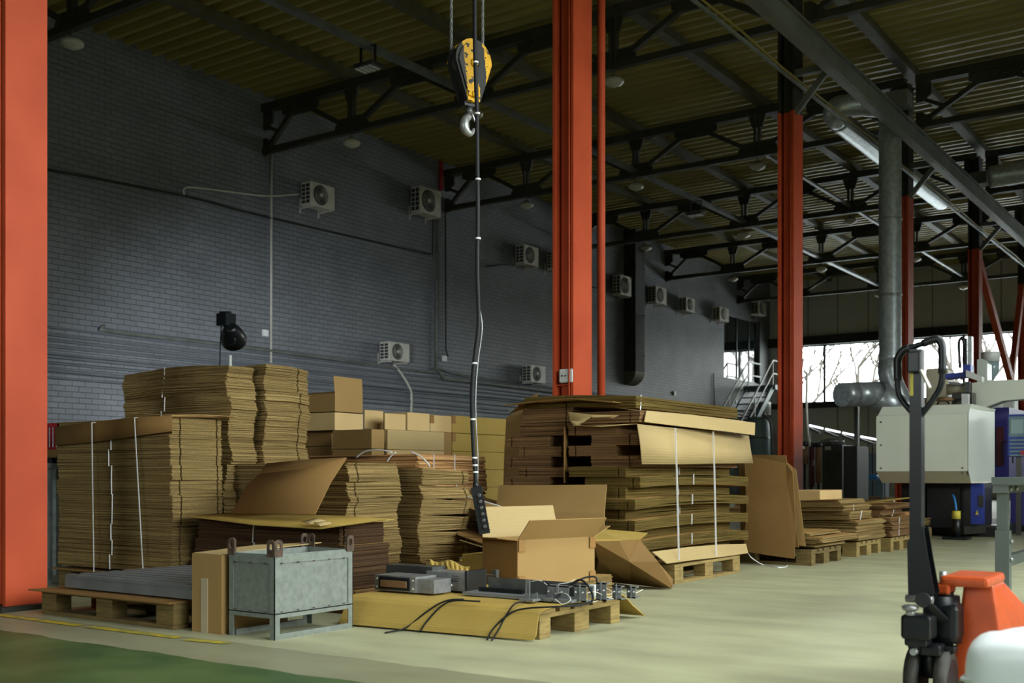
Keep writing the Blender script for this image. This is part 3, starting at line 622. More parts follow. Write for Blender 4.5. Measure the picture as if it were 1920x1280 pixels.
# E: dark low stack with boards on top
gE = 'bundles in the low dark stack behind the metal box'
zE = [.002, .13, .265, .40, .525]
for i in range(4):
    z0, z1 = zE[i], zE[i+1]; x1 = -4.52-(.05 if i == 3 else .0)+(.03 if i == 0 else 0)
    bundle(-5.9+.02*i, x1, 4.72+.015*i, 5.15, z0, z1-.003, 12, '%s of the low dark stack behind the metal box' % ('topmost bundle' if i == 3 else ORD[3-i]+' bundle from the top'), gE, m='stack_dark' if i else 'stack_brown', jit=.004, slots=(('x', 4.8),), strap=[('y', -5.25-.02*i, .01)] if i in (2, 3) else None, bend=lambda x, y, f: -.012*math.cos((x+5.2)*2.2), wv=(.006, 0))
tag(MB().sheet([[PY(342, 965, 4.62), PY(480, 983, 4.6), PY(600, 990, 4.6), PY(724, 973, 4.72)], [Vector((-5.9, 4.75, .545)), Vector((-5.4, 4.77, .538)), Vector((-4.95, 4.77, .535)), Vector((-4.5, 4.85, .53))], [Vector((-5.9, 5.15, .555)), Vector((-5.4, 5.18, .552)), Vector((-4.9, 5.18, .55)), Vector((-4.5, 5.17, .54))]], .006).build('cardboard_sheet', 'kraft_olive'), 'flat ochre board lying on the low dark stack', 'cardboard sheet')
t = thing('cardboard_sheet', (-5.1, 4.8, .5), 'large folded board propped up slanting on the low dark stack', 'cardboard sheet')
MB().sheet([[PY(434, 961, 4.72), PY(512, 962, 4.72), PY(590, 964, 4.74)], [PY(462, 910, 4.84), PY(540, 905, 4.84), PY(620, 903, 4.86)], [PY(486, 888, 4.93), PY(570, 878, 4.93), PY(648, 860, 4.95)]], .006).build('panel', 'kraft_brown', t)
MB().sheet([[PY(486, 888, 4.93), PY(570, 878, 4.93), PY(648, 860, 4.95)], [PY(500, 868, 5.14), PY(566, 862, 5.14), PY(650, 857, 5.14)]], .006).build('folded_flap', 'kraft_brown', t)
for i, (a, b, c, d) in enumerate((((565, 977), (582, 981), (610, 975), (590, 971)), ((588, 979), (600, 985), (622, 980), (606, 974)))):
    tag(MB().sheet([[PY(*a, 4.60), PY(*b, 4.58)], [PY(*d, 4.68), PY(*c, 4.66)]], .004).build('cardboard_scrap', 'kraft_light'), 'small pale cardboard scrap on the ochre board, %s one' % ('left', 'right')[i], 'cardboard scrap')
# D: wavy pair of stacks in the middle
tag(MB().box((-6.2, 5.2, 0), (-4.9, 6.5, .10)).build('skid_platform', 'wood_dark'), 'low wooden platform under the wavy middle stacks', 'platform')
gD = 'bundles in the two wavy middle stacks'
column_of(-6.1, -4.97, 5.24, 5.76, lerp_levels(.10, .89, 7), 'the left wavy middle stack', gD, jit=.005, wave=.013, slots=(('x', 5.32),), wv=(.012, 0), m='stack')
column_of(-6.0, -4.86, 5.86, 6.4, lerp_levels(.10, .86, 7), 'the right wavy middle stack', gD, jit=.005, wave=.014, slots=(('x', 6.34),), wv=(.012, 0), m='stack', bend=lambda x, y, f: -.05*(y-5.9)*f)
# F: orange edged bundles behind
gF = 'pale edged bundles behind the wavy stacks'
zF = [.02, .16, .3, .44, .57, .69, .83, .98]
for i in range(7):
    bundle(-6.9, -5.56+.02*(i % 2), 6.66, 7.55, zF[i], zF[i+1]-.004, 9, '%s of the pale edged stack behind the wavy stacks' % ('topmost bundle' if i == 6 else ORD[6-i]+' bundle from the top'), gF, m='stack_orange' if i >= 5 else 'stack_brown', jit=.008, slots=(('x', 7.42),), strap=[('x', 6.85, -.0), ('x', 7.12, 0)] if i >= 5 else None, bend=lambda x, y, f: -.03*(y-6.9)**2)
for px, lb in ((((667, 858), (685, 846), (712, 843), (735, 848)), 'white cord arching over the pale edged stack, left loop'), (((726, 865), (733, 855), (742, 848)), 'white cord arching over the pale edged stack, middle loop'), (((770, 846), (788, 855), (800, 866), (806, 874)), 'white cord arching over the pale edged stack, right loop')):
    tag(MB().tube(smooth_path([PY(x, y, 6.635) for x, y in px], 5), .006, 6).build('packing_cord', 'strap_white'), lb, 'cord')
# ---- big white-banded stack (G) ----
gG = 'bundles in the big white-banded stack'
def bendG(x, y, f): return .022*(1-((y-8.1)/1.0)**2)
lv = [.165, .245, .325, .40, .48, .56, .635, .715, .795, .87]
for i in range(9):
    P_ = i % 2 == 1; z0, z1 = lv[i], lv[i+1]-.0008; nm = ['lowest', 'second lowest', 'third lowest', 'fourth lowest', 'fifth lowest', 'sixth lowest', 'seventh lowest', 'eighth lowest', 'ninth lowest'][i]
    a, b = (-4.33, -3.86) if P_ else (-4.46, -3.97)
    ys = (7.08 if i < 7 else 7.16) if P_ else 7.14
    bundle(a, b, ys, 9.15 if P_ else 9.0, z0, z1, 12, '%s bundle on the right side of the big white-banded stack, %s' % (nm, 'jutting out' if P_ else 'set back'), gG, m='stack_olive', jit=.0025, slots=(('y', b-.06), ), strap=[('x', 8.0+R.uniform(-.03, .03), .003)], bend=bendG)
    a, b = (-5.12, -4.68) if P_ else (-4.98, -4.55)
    bundle(a, b, 7.22, 9.1, z0, z1, 8, '%s bundle on the left side of the big white-banded stack' % nm, gG, m='stack_brown', jit=.004, slots=(('y', a+.07),), bend=None)
    if P_: bundle(-4.67, -4.345, 7.75, 9.1, z0, z1, 8, '%s inner bundle deep between the halves of the big stack' % nm, gG, m='stack_brown', jit=.003)
lv = [.874, .955, 1.035, 1.115, 1.195, 1.275]
for i in range(5):
    P_ = i % 2 == 0; z0, z1 = lv[i], lv[i+1]-.0008; a, b = (-4.3, -3.9) if P_ else (-4.5, -4.08)
    if i < 4: bundle(a, b, 7.2, 9.0, z0, z1, 9, '%s bundle in the dark upper right face of the big stack' % ['lowest', 'second', 'third', 'fourth', 'top'][i], gG, m='stack_brown', jit=.004, slots=(('y', b-.07 if P_ else a+.06),))
    a, b = (-5.1, -4.68) if i in (0, 2) else (-4.98, -4.58)
    if i < 4 and P_: bundle(-4.57, -4.32, 7.7, 9.0, z0, z1, 8, '%s inner bundle in the upper gap of the big stack' % ['lowest', '', 'upper'][i], gG, m='stack_brown', jit=.003)
    if i < 3: bundle(a, b, 7.22, 9.0, z0, z1, 9, '%s bundle in the dark upper left face of the big stack' % ['lowest', 'second', 'third'][i], gG, m='stack_brown', jit=.004, slots=(('y', a+.05),))
bundle(-4.4, -3.87, 7.17, 9.0, 1.20, 1.285, 8, 'short bundle poking out below the top boards of the big stack', gG, m='stack_brown', jit=.004, slots=(('y', -3.95),))
tag(MB().sheet([[PY(1058, 800, 7.15), PY(1058, 905, 7.15)], [PY(1066, 800, 7.3), PY(1066, 905, 7.3)]], .004).build('cardboard_sheet', 'kraft_brown'), 'upright board standing between the left and right halves of the big stack', 'cardboard sheet')
for i, (z0, z1) in enumerate(((1.12, 1.22), (1.222, 1.335), (1.337, 1.43))):
    bundle(-4.98+.02*i, -4.49+(.55 if i == 2 else .0), 7.24, 9.1, z0, z1-.003, 9, '%s thick bundle at the top left of the big stack' % ['lowest', 'middle', 'highest'][i], gG, m='stack_brown' if i < 2 else 'stack_olive', jit=.005, slots=(('y', -4.55),), bend=(lambda x, y, f: -.05*max(0, x+4.5)) if i == 2 else None)
tag(MB().sheet([[PY(943, 759, 7.05), PY(1000, 752, 7.1), PY(1070, 746, 7.1), PY(1150, 752, 7.1)], [PY(1100, 752, 9.2), PY(1150, 750, 9.2), PY(1290, 770, 9.2), PY(1330, 783, 9.1)]], .006).build('cardboard_sheet', 'kraft_brown'), 'wide brown board lying over the very top of the big stack', 'cardboard sheet')
tag(MB().sheet([[PY(1066, 772, 7.12), PY(1110, 777, 7.12), PY(1160, 778, 7.12)], [PY(1070, 790, 7.1), PY(1085, 800, 7.2), PY(1108, 800, 7.4)], [PY(1075, 797, 7.12), PY(1130, 800, 7.13), PY(1195, 795, 7.13)]], .004).build('cardboard_sheet', 'kraft_light'), 'curled pale board peeping out near the top of the big stack', 'cardboard sheet')
XF = -3.80
tag(MB().sheet([[PX(1194, 795, XF-.05), PX(1270, 803, XF-.03), PX(1340, 808, XF-.02), PX(1403, 817, XF-.02)], [PX(1200, 835, XF-.02), PX(1272, 838, XF), PX(1342, 842, XF), PX(1407, 845, XF)], [PX(1203, 870, XF-.02), PX(1272, 870, XF), PX(1342, 869, XF), PX(1411, 868, XF)]], .006).build('cardboard_sheet', 'kraft_light'), 'pale board hanging on the upper side of the big stack under the bands', 'cardboard sheet')
t = thing('cardboard_sheet', tuple(PX(1300, 800, -3.8)), 'long bent pale board folded over the top edge of the big stack', 'cardboard sheet')
MB().sheet([[PX(1211, 770, -3.86), PX(1290, 777, -3.82), PX(1372, 787, -3.78), PX(1415, 793, -3.75)], [PX(1207, 791, -3.84), PX(1280, 800, -3.79), PX(1360, 809, -3.72), PX(1414, 816, -3.7)]], .006, False).build('hanging_flap', 'kraft_light', t)
MB().sheet([[PX(1211, 770, -3.86), PX(1290, 777, -3.82), PX(1372, 787, -3.78), PX(1415, 793, -3.75)], [Vector((-4.4, 7.3, 1.36)), Vector((-4.4, 8.0, 1.36)), Vector((-4.4, 8.7, 1.35)), Vector((-4.4, 9.1, 1.34))]], .006, False).build('top_panel', 'kraft_light', t)
MB().bar(PX(1202, 740, -3.95), PX(1201, 768, -3.93), .008, .003).build('string', 'strap_white', t)
b0 = [PX(1222, 1035, -3.78), PX(1290, 1026, -3.78), PX(1352, 1021, -3.78), PX(1398, 1020, -3.78)]; b1 = [PX(1250, 1057, -3.7), PX(1300, 1050, -3.7), PX(1355, 1044, -3.7), PX(1402, 1037, -3.7)]
tag(MB().sheet([b0, b1], .006, False).build('cardboard_sheet', 'kraft_light'), 'pale board edge folded out over the pallet at the foot of the big stack', 'cardboard sheet')
tag(MB().box((-5.1, 7.25, .146), (-3.87, 9.1, .160)).build('cardboard_sheet', 'kraft_brown'), 'base board between the pallet and the big stack', 'cardboard sheet')
for a, b, lb in (((1266, 802), (1273, 1050), 'left of the two white bands on the big stack'), ((1337, 808), (1343, 1043), 'right of the two white bands on the big stack')):
    p = PX(*a, XF+.03); q = PX(*b, XF+.10); mid = PX((a[0]*.6+b[0]*.4), 880, XF+.03)
    tag(MB().bar(p, mid, .003, .013, up=(1, 0, 0)).bar(mid, q, .003, .013, up=(1, 0, 0)).build('strapping_band', 'strap_white'), lb, 'strap')
pallet(-5.35, 7.4, 'y', 'hidden pallet beneath the left half of the big stack', 'wood_dark')
# tall boards leaning right of it
def board(name, px, X, lab, m, t=.006):
    g = [[PX(x, y, X_) for (x, y), X_ in zip(r, X[i])] for i, r in enumerate(px)]
    return tag(MB().sheet(g, t, False).build(name, m), lab, 'cardboard sheet')
def standing(px, Y, lab, m_):
    return tag(MB().sheet([[PY(x, y, Y+.03*k-.0*x) for x, y in r] for k, r in enumerate(px[::-1])][::-1], .006, False).build('standing_board', m_), lab, 'cardboard sheet')
standing([[(1396, 853), (1440, 861), (1474, 868), (1484, 872)], [(1398, 900), (1444, 905), (1476, 908), (1487, 886)], [(1400, 950), (1448, 965), (1480, 975), (1492, 985)], [(1395, 1033), (1444, 1041), (1480, 1046), (1490, 1047)]], 9.40, 'tall brown board standing on edge right of the big stack', 'kraft_brown')
standing([[(1385, 852), (1474, 853)], [(1390, 1020), (1498, 1026)]], 9.525, 'second brown board just behind the tall standing one', 'kraft_brown')
standing([[(1470, 862), (1493, 880)], [(1480, 1018), (1511, 1024)]], 9.565, 'narrow folded board leaning behind the tall standing one', 'kraft')
for (pts, lb) in (([(1402, 1036), (1410, 1046), (1430, 1058), (1452, 1062), (1470, 1063)], 'white cord trailing on the floor by the big stack'), ([(1473, 1044), (1476, 1056), (1474, 1062), (1458, 1064)], 'white cord hanging under the tall standing board')):
    tag(MB().tube(smooth_path([PX(*pts[0], -3.8), PX(*pts[1], -3.72)]+[G(x, y, .004) for x, y in pts[2:]], 5), .004, 6).build('packing_cord', 'strap_white'), lb, 'cord')
# far-end piles
def piles(pl, z, spec, where, grp):
    for i, (xa, xb, ya, yb, h, m, st) in enumerate(spec):
        n = len(spec); nm = 'topmost bundle' if i == n-1 else ORD[n-1-i]+' bundle from the top'
        if n == 1: nm = 'single bundle'
        bundle(xa, xb, ya, yb, z, z+h-.004, max(3, int(h/.011)), nm+' of '+where, grp, m=m, jit=.014, bend=lambda x, y, f: .02*math.sin(x*3), strap=st)
        z += h
piles(0, .146, [(-4.6, -3.42, 9.62, 10.45, .05, 'stack', None), (-4.6, -3.36, 9.6, 10.6, .05, 'stack', None), (-4.6, -3.5, 9.66, 10.5, .03, 'stack', None)], 'the low pile behind the tall leaning board', 'bundles in the low pile behind the leaning board')
piles(0, .146, [(-4.6, -3.44, 10.85, 11.75, .20, 'stack', None), (-4.65, -3.5, 10.8, 11.5, .09, 'stack', [('x', 11.1, .05)]), (-4.75, -3.55, 10.75, 11.6, .06, 'stack', [('x', 11.05, 0)]), (-4.7, -3.6, 10.8, 11.6, .055, 'stack', None)], 'the strung pile under the far carton', 'bundles in the strung pile under the far carton')
piles(0, .146, [(-4.5, -3.4, 11.85, 12.75, .20, 'stack_brown', [('x', 12.1, .03)]), (-4.6, -3.5, 11.8, 12.6, .08, 'stack_brown', [('x', 12.2, .08)]), (-4.7, -3.45, 11.8, 12.9, .06, 'stack_brown', None)], 'the pile left of the truck handle', 'bundles in the pile left of the truck handle')
tag(MB().sheet([[PY(1578, 944, 11.85), PY(1640, 941, 11.85), PY(1708, 932, 11.85)], [PY(1600, 938, 12.6), PY(1665, 935, 12.6), PY(1726, 930, 12.6)]], .008).build('cardboard_sheet', 'kraft_olive'), 'ochre board on the far pile left of the truck handle', 'cardboard sheet')
piles(0, .146, [(-4.9, -3.75, 13.9, 14.8, .1, 'stack', None), (-4.85, -3.85, 14.0, 14.7, .09, 'stack_orange', [('x', 14.3, 0)])], 'the farthest pile in front of the moulding machine', 'bundles in the farthest pile')
# ================= CARTONS =================
def carton(name, a, b, lab, m='kraft_h', grp=None, tape=False, rot=0, openb=False, flaps=()):
    cx, cy = (a[0]+b[0])/2, (a[1]+b[1])/2
    t = thing(name, (cx, cy, a[2]), lab, 'cardboard box', grp)
    if openb:
        w_ = .006; mb = MB()
        mb.box(a, (b[0], a[1]+w_, b[2])).box((a[0], b[1]-w_, a[2]), b).box((a[0], a[1]+w_, a[2]), (a[0]+w_, b[1]-w_, b[2])).box((b[0]-w_, a[1]+w_, a[2]), (b[0], b[1]-w_, b[2])).box((a[0], a[1], a[2]), (b[0], b[1], a[2]+w_))
        mb.build('body', m, t)
    else:
        MB().cbox(a, b, .006).build('body', m, t)
        ym = (a[1]+b[1])/2; xm = (a[0]+b[0])/2
        MB().box((xm-.0015, a[1], b[2]), (xm+.0015, b[1], b[2]+.002)).build('flap_seam', 'kraft_dark', t)
    if tape: MB().box((b[0]-.03, a[1]-.002, b[2]-.09), (b[0]+.002, a[1]+.06, b[2]-.002)).build('tape', 'tape', t)
    for f in flaps: MB().sheet(f, .005, False).build('flap', m, t)
    return t
def pxbox(xl, xc, xr, yt, ybm, Yf, lab, grp=None, base=None, **k):
    c = PY(xc, yt, Yf); x0 = PY(xl, yt, Yf).x; y1 = PX(xr, yt, c.x).y; z0 = PY(xc, ybm, Yf).z if base is None else base
    return carton('cardboard_box', (x0, Yf, z0), (c.x, y1, c.z), lab, grp=grp, **k), (x0, Yf, z0, c.x, y1, c.z)
gC = 'cartons piled behind the wavy stacks'
_, bb = pxbox(540, 628, 680, 737, 772, 7.9, 'open carton on top of the carton pile, one flap sticking up', gC, openb=True, m='kraft')
def flap(tg, pts, m='kraft'): MB().sheet(pts, .005, False).build('flap', m, tg)
x0, y0, z0, x1, y1, z1 = bb
flap(_, [[(x1, y0, z1), (x1, y1, z1)], [(x1, y0-.02, z1+.17), (x1, y1-.01, z1+.165)]])
flap(_, [[(x0, y0, z1), (x1, y0, z1)], [(x0+.05, y0+.05, z1+.02), (x1, y0+.02, z1+.02)]], 'kraft_brown')
base = z0-.003
def below(xl, xc, xr, Yf, ztop, zbot, lab, m='kraft_h', **k):
    c = PY(xc, 800, Yf); x0_ = PY(xl, 800, Yf).x; y1_ = PX(xr, 800, c.x).y
    return carton('cardboard_box', (x0_, Yf, zbot), (c.x, y1_, ztop), lab, m=m, grp=gC, **k)
below(530, 628, 681, 7.9, base, PY(628, 806, 7.9).z, 'carton directly under the open carton with the raised flap')
c1z = PY(628, 806, 7.9).z-.004
COLS = []
below(552, 622, 640, 8.0, c1z, c1z-.15, 'dark carton in the third row under the open carton', 'kraft_dark'); below(552, 622, 640, 8.0, c1z-.154, c1z-.30, 'dark carton in the fourth row under the open carton', 'kraft_dark')
COLS.append((552, 622, 640, 8.0, c1z-.304, 'carton hidden low under the open carton'))
_, b3 = pxbox(623, 697, 721, 804, 841, 7.72, 'carton with a shaded front and bright end in the third row', gC, m='kraft')
z3 = b3[2]-.004
below(623, 697, 721, 7.72, z3, z3-.15, 'carton right below the shaded one in the third row', 'kraft'); COLS.append((623, 697, 721, 7.72, z3-.154, 'carton hidden low under the shaded one'))
_, b5 = pxbox(681, 684, 719, 768, 803, 8.42, 'small bright carton right of the raised flap', gC)
_, b6 = pxbox(720, 722, 761, 774, 805, 8.42, 'carton with soft top edge, second right of the raised flap', gC)
COLS.append((681, 684, 719, 8.42, b5[2]-.004, 'carton hidden under the small bright one')); COLS.append((720, 722, 761, 8.42, b6[2]-.004, 'carton hidden under the one with a soft top edge'))
_, b8 = pxbox(722, 727, 833, 805, 842, 7.98, 'wide bright tan carton in the middle of the carton pile', gC, m='kraft_light')
z8 = b8[2]-.004
below(722, 727, 833, 7.98, z8, z8-.16, 'tan carton directly under the wide bright one'); COLS.append((722, 727, 833, 7.98, z8-.164, 'carton hidden low under the wide bright one'))
for q in COLS: below(*q[:4], q[4], .002, q[5], 'kraft')
xx = b6[3]-.03
xx = xx
ys_ = [PX(x, 790, xx).y for x in (763, 806, 847, 951)]
z_a = PX(800, 775, xx).z
carton('cardboard_box', (xx-.5, ys_[0]+.01, z_a-.19), (xx, ys_[1], z_a), 'carton with bulging top between the bright cartons, left one', grp=gC)
carton('cardboard_box', (xx-.5, ys_[1]+.01, z_a-.19), (xx, ys_[2], z_a-.01), 'carton with bulging top between the bright cartons, right one', grp=gC, tape=True)
carton('cardboard_box', (xx-.5, ys_[2]+.01, z_a-.19), (xx, ys_[3], z_a-.0), 'long olive carton at the top right of the carton pile', 'kraft_olive', gC, tape=True)
ya_ = ys_[2]+.012
for i in range(6):
    z1_ = z_a-.195-.2*i
    carton('cardboard_box', (xx-.5, ya_, z1_-.197 if z1_ > .42 else .002), (xx, ys_[3]-.02*(i % 2), z1_), 'olive carton at the right end of the carton pile, %s below the top one' % ['first', 'second', 'third', 'fourth', 'fifth', 'sixth'][i], 'kraft_olive', gC, tape=(i % 2 == 0)) if z1_ > .15 else None
for k_, (ya2, yb2) in enumerate(((ys_[0]+.01, ys_[1]), (ys_[1]+.01, ys_[2]))): carton('cardboard_box', (xx-.5, ya2, .002), (xx, yb2, z_a-.192), 'tall carton hidden under the %s bulging one' % ('left', 'right')[k_], 'kraft', gC)
_, bb = pxbox(1480, 1538, 1579, 919, 948, 10.85, 'plain carton lying on the strung pile at right', None, tape=False)
# carton beside the metal box
t = thing('cardboard_box', (-4.53, 3.95, 0), 'upright narrow carton with clear tape left of the metal box', 'cardboard box')
MB().box((-4.65, 3.75, 0), (-4.42, 3.756, .405)).box((-4.65, 4.2, 0), (-4.42, 4.206, .405)).box((-4.65, 3.756, 0), (-4.644, 4.2, .405)).box((-4.426, 3.756, 0), (-4.42, 4.2, .405)).box((-4.644, 3.756, .0), (-4.426, 4.2, .006)).build('body', 'kraft', t)
MB().box((-4.575, 3.746, .0), (-4.525, 3.75, .28)).build('clear_tape', 'clear_tape', t)
MB().sheet([[(-4.65, 3.76, .407), (-4.46, 3.76, .407)], [(-4.6, 4.15, .43), (-4.36, 4.4, .44)]], .005, False).build('flap', 'kraft_light', t)
# ================= METAL BOX (stillage) =================
t = thing('metal_stillage', (-4.21, 4.04, 0), 'galvanised steel box on legs with rusty lifting lugs', 'metal container')
X0, X1, Y0, Y1 = -4.385, -4.05, 3.765, 4.32
for x, sx_ in ((X0, 1), (X1, -1)):
    for y, sy_ in ((Y0, 1), (Y1, -1)):
        MB().box((min(x, x+sx_*.035), min(y, y+sy_*.004), 0), (max(x, x+sx_*.035), max(y, y+sy_*.004), .42)).box((min(x, x+sx_*.004), min(y, y+sy_*.035), 0), (max(x, x+sx_*.004), max(y, y+sy_*.035), .42)).build('corner_post', 'galv_box', t)
        def lug(c, u, s):
            n_ = 20; out = []; inn = []
            hw, hh = .026, .042
            for k in range(n_):
                a = 2*math.pi*k/n_+math.pi/4; ca, sa = math.cos(a), math.sin(a)
                m_ = max(abs(ca), abs(sa)); px_, pz_ = ca/m_*hw, sa/m_*hh
                if pz_ > hh*.75 and abs(px_) > hw*.6: pz_ = hh*.75+ (hh*.25)*(1-(abs(px_)-hw*.6)/(hw*.4))
                out.append((px_, pz_)); inn.append((ca*.012, .008+sa*.018))
            vs = []; nrm = u.cross(Vector((0, 0, 1)))*.003
            for d_ in (-1, 1):
                for L_ in (out, inn): vs += [c+u*p+Vector((0, 0, q))+nrm*d_ for p, q in L_]
            f = []
            for k in range(n_):
                j = (k+1) % n_; f += [(k, j, n_+j, n_+k), (2*n_+k, 3*n_+k, 3*n_+j, 2*n_+j), (k, 2*n_+k, 2*n_+j, j), (n_+k, n_+j, 3*n_+j, 3*n_+k)]
            s.poly(vs, f)
        lm = MB(); lug(Vector((x+sx_*.024, y-sy_*.002, .45)), Vector((1, 0, 0)), lm); lug(Vector((x-sx_*.002, y+sy_*.024, .45)), Vector((0, 1, 0)), lm); lm.build('lifting_lug', 'rust', t)
for a, b, nm in (((X0+.03, Y0+.006, .11), (X1-.03, Y0+.01, .42), 'end_panel'), ((X1-.01, Y0+.03, .11), (X1-.006, Y1-.03, .42), 'side_panel'), ((X0+.006, Y0+.03, .11), (X0+.01, Y1-.03, .42), 'side_panel'), ((X0+.03, Y1-.01, .11), (X1-.03, Y1-.006, .42), 'end_panel')):
    MB().box(a, b).build(nm, 'galv_box', t)
MB().box((X0, Y0, .125), (X1, Y1, .13)).build('floor_panel', 'galv_box', t)
for z0_, z1_ in ((.375, .412), (.105, .135)):
    MB().box((X0+.035, Y0-.0, z0_), (X1-.035, Y0+.006, z1_)).build('rail', 'galv_box', t); MB().box((X1-.006, Y0+.035, z0_), (X1, Y1-.035, z1_)).build('rail', 'galv_box', t)
    MB().box((X0, Y0+.035, z0_), (X0+.006, Y1-.035, z1_)).build('rail', 'galv_box', t); MB().box((X0+.035, Y1-.006, z0_), (X1-.035, Y1, z1_)).build('rail', 'galv_box', t)
MB().box((X1-.02, Y0+.035, .0), (X1, Y1-.035, .028)).build('foot_rail', 'galv_box', t); MB().box((X0, Y0+.035, 0), (X0+.02, Y1-.035, .028)).build('foot_rail', 'galv_box', t)
wd = MB()
for k in range(5): wd.box((X1-.001, Y0+.04+k*.11, .372), (X1+.002, Y0+.055+k*.11, .378)).box((X1-.001, Y0+.04+k*.11, .133), (X1+.002, Y0+.055+k*.11, .139))
for k in range(3): wd.box((X0+.04+k*.11, Y0-.002, .372), (X0+.06+k*.11, Y0+.001, .377)).box((X0+.04+k*.11, Y0-.002, .133), (X0+.06+k*.11, Y0+.001, .138))
wd.build('weld_marks', 'rust', t)
# ================= GREY PROFILES ON THE LEFT PALLET =================
tag(MB().sheet([[(-6.0, 3.66, .146), (-5.3, 3.66, .148), (-4.75, 3.68, .146)], [(-5.85, 4.45, .146), (-5.3, 4.48, .146), (-4.8, 4.48, .146)]], .008, False).build('cardboard_sheet', 'kraft_brown'), 'thin board under the grey profiles on the left pallet', 'cardboard sheet')
for i in range(10):
    xs_ = PY(125, 1090, 3.8).x + .0 + .05*i; y = 3.79+.062*i; z = .157+.0045*i; L1 = -4.70+.02*i; hgt = .075
    w_ = .05
    mb = MB().box((xs_, y, z), (L1, y+.004, z+hgt)).box((xs_, y+w_, z), (L1, y+w_+.004, z+hgt)).box((xs_, y+.004, z+hgt-.004), (L1, y+w_, z+hgt)).box((xs_, y+.004, z+.012), (L1, y+w_, z+.016)).box((xs_, y-.003, z+hgt-.018), (L1, y, z+hgt-.012))
    tag(mb.build('metal_profile', 'grey_profile'), 'grey metal profile on the left pallet, %s counted from the front' % (['first', 'second', 'third', 'fourth', 'fifth', 'sixth', 'seventh', 'eighth', 'ninth', 'tenth'][i]), 'metal profile', 'grey metal profiles on the left pallet')
# ================= CENTRE PALLET: DRAPED BOARD, METAL PARTS =================
prof = [(4.44, .010), (4.45, .035), (4.505, .13), (4.525, .148), (4.56, .158), (4.7, .160), (5.0, .158), (5.3, .160), (5.36, .145), (5.46, .085), (5.56, .02)]
g = []
for i in range(12):
    f = i/11; X = -4.18+f*1.2
    g.append([(X+(.012*math.sin(k*2) if i == 11 else 0), y-(.09*(1-f) if k < 5 else 0), z+(.002*math.sin(i*1.1) if k > 4 else 0)) for k, (y, z) in enumerate(prof)])
tag(MB().sheet(g, -.006, False).build('draped_cardboard', 'kraft_olive'), 'big corrugated board draped over the front pallet and bent down to the floor', 'cardboard sheet')
ZB = .17
def P5(x, y, Y): return PY(x, y, Y)
t = thing('light_housing', tuple(PY(745, 1120, 4.75)), 'metal housing with black framed dim window lying on the draped board', 'metal housing')
a = PY(703, 1120, 4.62); b = PY(779, 1120, 4.62)
MB().box((a.x, 4.62, ZB), (b.x, 4.8, ZB+.085)).build('housing', 'steel', t)
fb = MB().box((a.x+.035, 4.612, ZB+.008), (b.x-.04, 4.62, ZB+.078)).build('front_bezel', 'black_plastic', t)
MB().cbox((a.x+.05, 4.606, ZB+.022), (b.x-.055, 4.613, ZB+.06), .003).build('window_strip', 'brown_roll', fb)
for sx_ in (a.x+.018, b.x-.018):
    for z in (ZB+.02, ZB+.065): MB().lathe((sx_, 4.62, z), [(.006, 0), (.004, -.006)], 8, (0, 1, 0)).build('screw', 'wire_white', t)
MB().box((b.x, 4.63, ZB), (b.x+.12, 4.78, ZB+.075)).build('side_cover', 'steel', t)
t = thing('metal_channel', (-3.95, 4.9, ZB), 'long brushed steel casing with a hole pattern behind the framed housing', 'metal casing')
a = PY(728, 1090, 4.88); b = PY(815, 1095, 4.88); c = PY(885, 1100, 4.88)
MB().box((a.x, 4.86, ZB), (b.x, 4.98, ZB+.12)).build('raised_cover', 'dark_steel', t)
MB().box((b.x-.02, 4.83, ZB), (c.x, 4.98, ZB+.10)).build('long_cover', 'steel', t)
hm = MB()
for i in range(4):
    for j in range(3): hm.lathe((c.x-.10+i*.014+(j % 2)*.006, 4.832, ZB+.055+j*.013), [(.0035, 0), (.0035, -.003)], 8, (0, 1, 0))
hm.build('hole_pattern', 'black_plastic', t)
MB().cbox((c.x, 4.81, ZB), (c.x+.022, 4.99, ZB+.115), .006).build('end_collar', 'black_plastic', t)
MB().lathe((c.x-.1, 4.828, ZB+.03), [(.007, 0), (.007, -.015), (.004, -.02)], 10, (0, 1, 0)).build('screw', 'wire_white', t)
t = thing('brush_rail', (-3.5, 4.78, ZB), 'long grey rail with black brush strip in the middle of the draped board', 'metal rail')
a = PY(885, 1108, 4.74); b = PY(1075, 1124, 4.74)
MB().box((a.x-.05, 4.72, ZB-.004), (b.x, 4.86, ZB+.012)).build('base_plate', 'grey_profile', t)
MB().box((a.x+.02, 4.86, ZB), (b.x, 4.87, ZB+.085)).build('back_plate', 'dark_steel', t)
br = MB()
for i in range(34): br.box((a.x+.0+i*.0085, 4.80, ZB+.012), (a.x+.005+i*.0085, 4.82, ZB+.035))
br.build('brush', 'black_plastic', t)
t = thing('slotted_bracket', tuple(PY(990, 1127, 4.66)), 'upright slotted grey angle bracket in front of the open box', 'bracket')
a = PY(990, 1127, 4.66); x = a.x
MB().box((x-.035, 4.63, ZB), (x+.05, 4.70, ZB+.012)).build('foot_plate', 'grey_profile', t)
MB().box((x-.013, 4.655, ZB+.012), (x-.005, 4.661, ZB+.105)).box((x+.005, 4.655, ZB+.012), (x+.013, 4.661, ZB+.105)).box((x-.005, 4.655, ZB+.09), (x+.005, 4.661, ZB+.105)).box((x-.005, 4.655, ZB+.012), (x+.005, 4.661, ZB+.035)).build('slotted_arm', 'grey_profile', t)
MB().prism([(x-.035, 4.67, ZB+.012), (x+.05, 4.67, ZB+.012), (x+.05, 4.67, ZB+.045)], (0, .004, 0)).build('gusset', 'grey_profile', t)
t = thing('fixture_frame', (-3.35, 4.82, ZB), 'tangle of short grey profiles and clips with loose wires at the right of the pallet', 'metal parts')
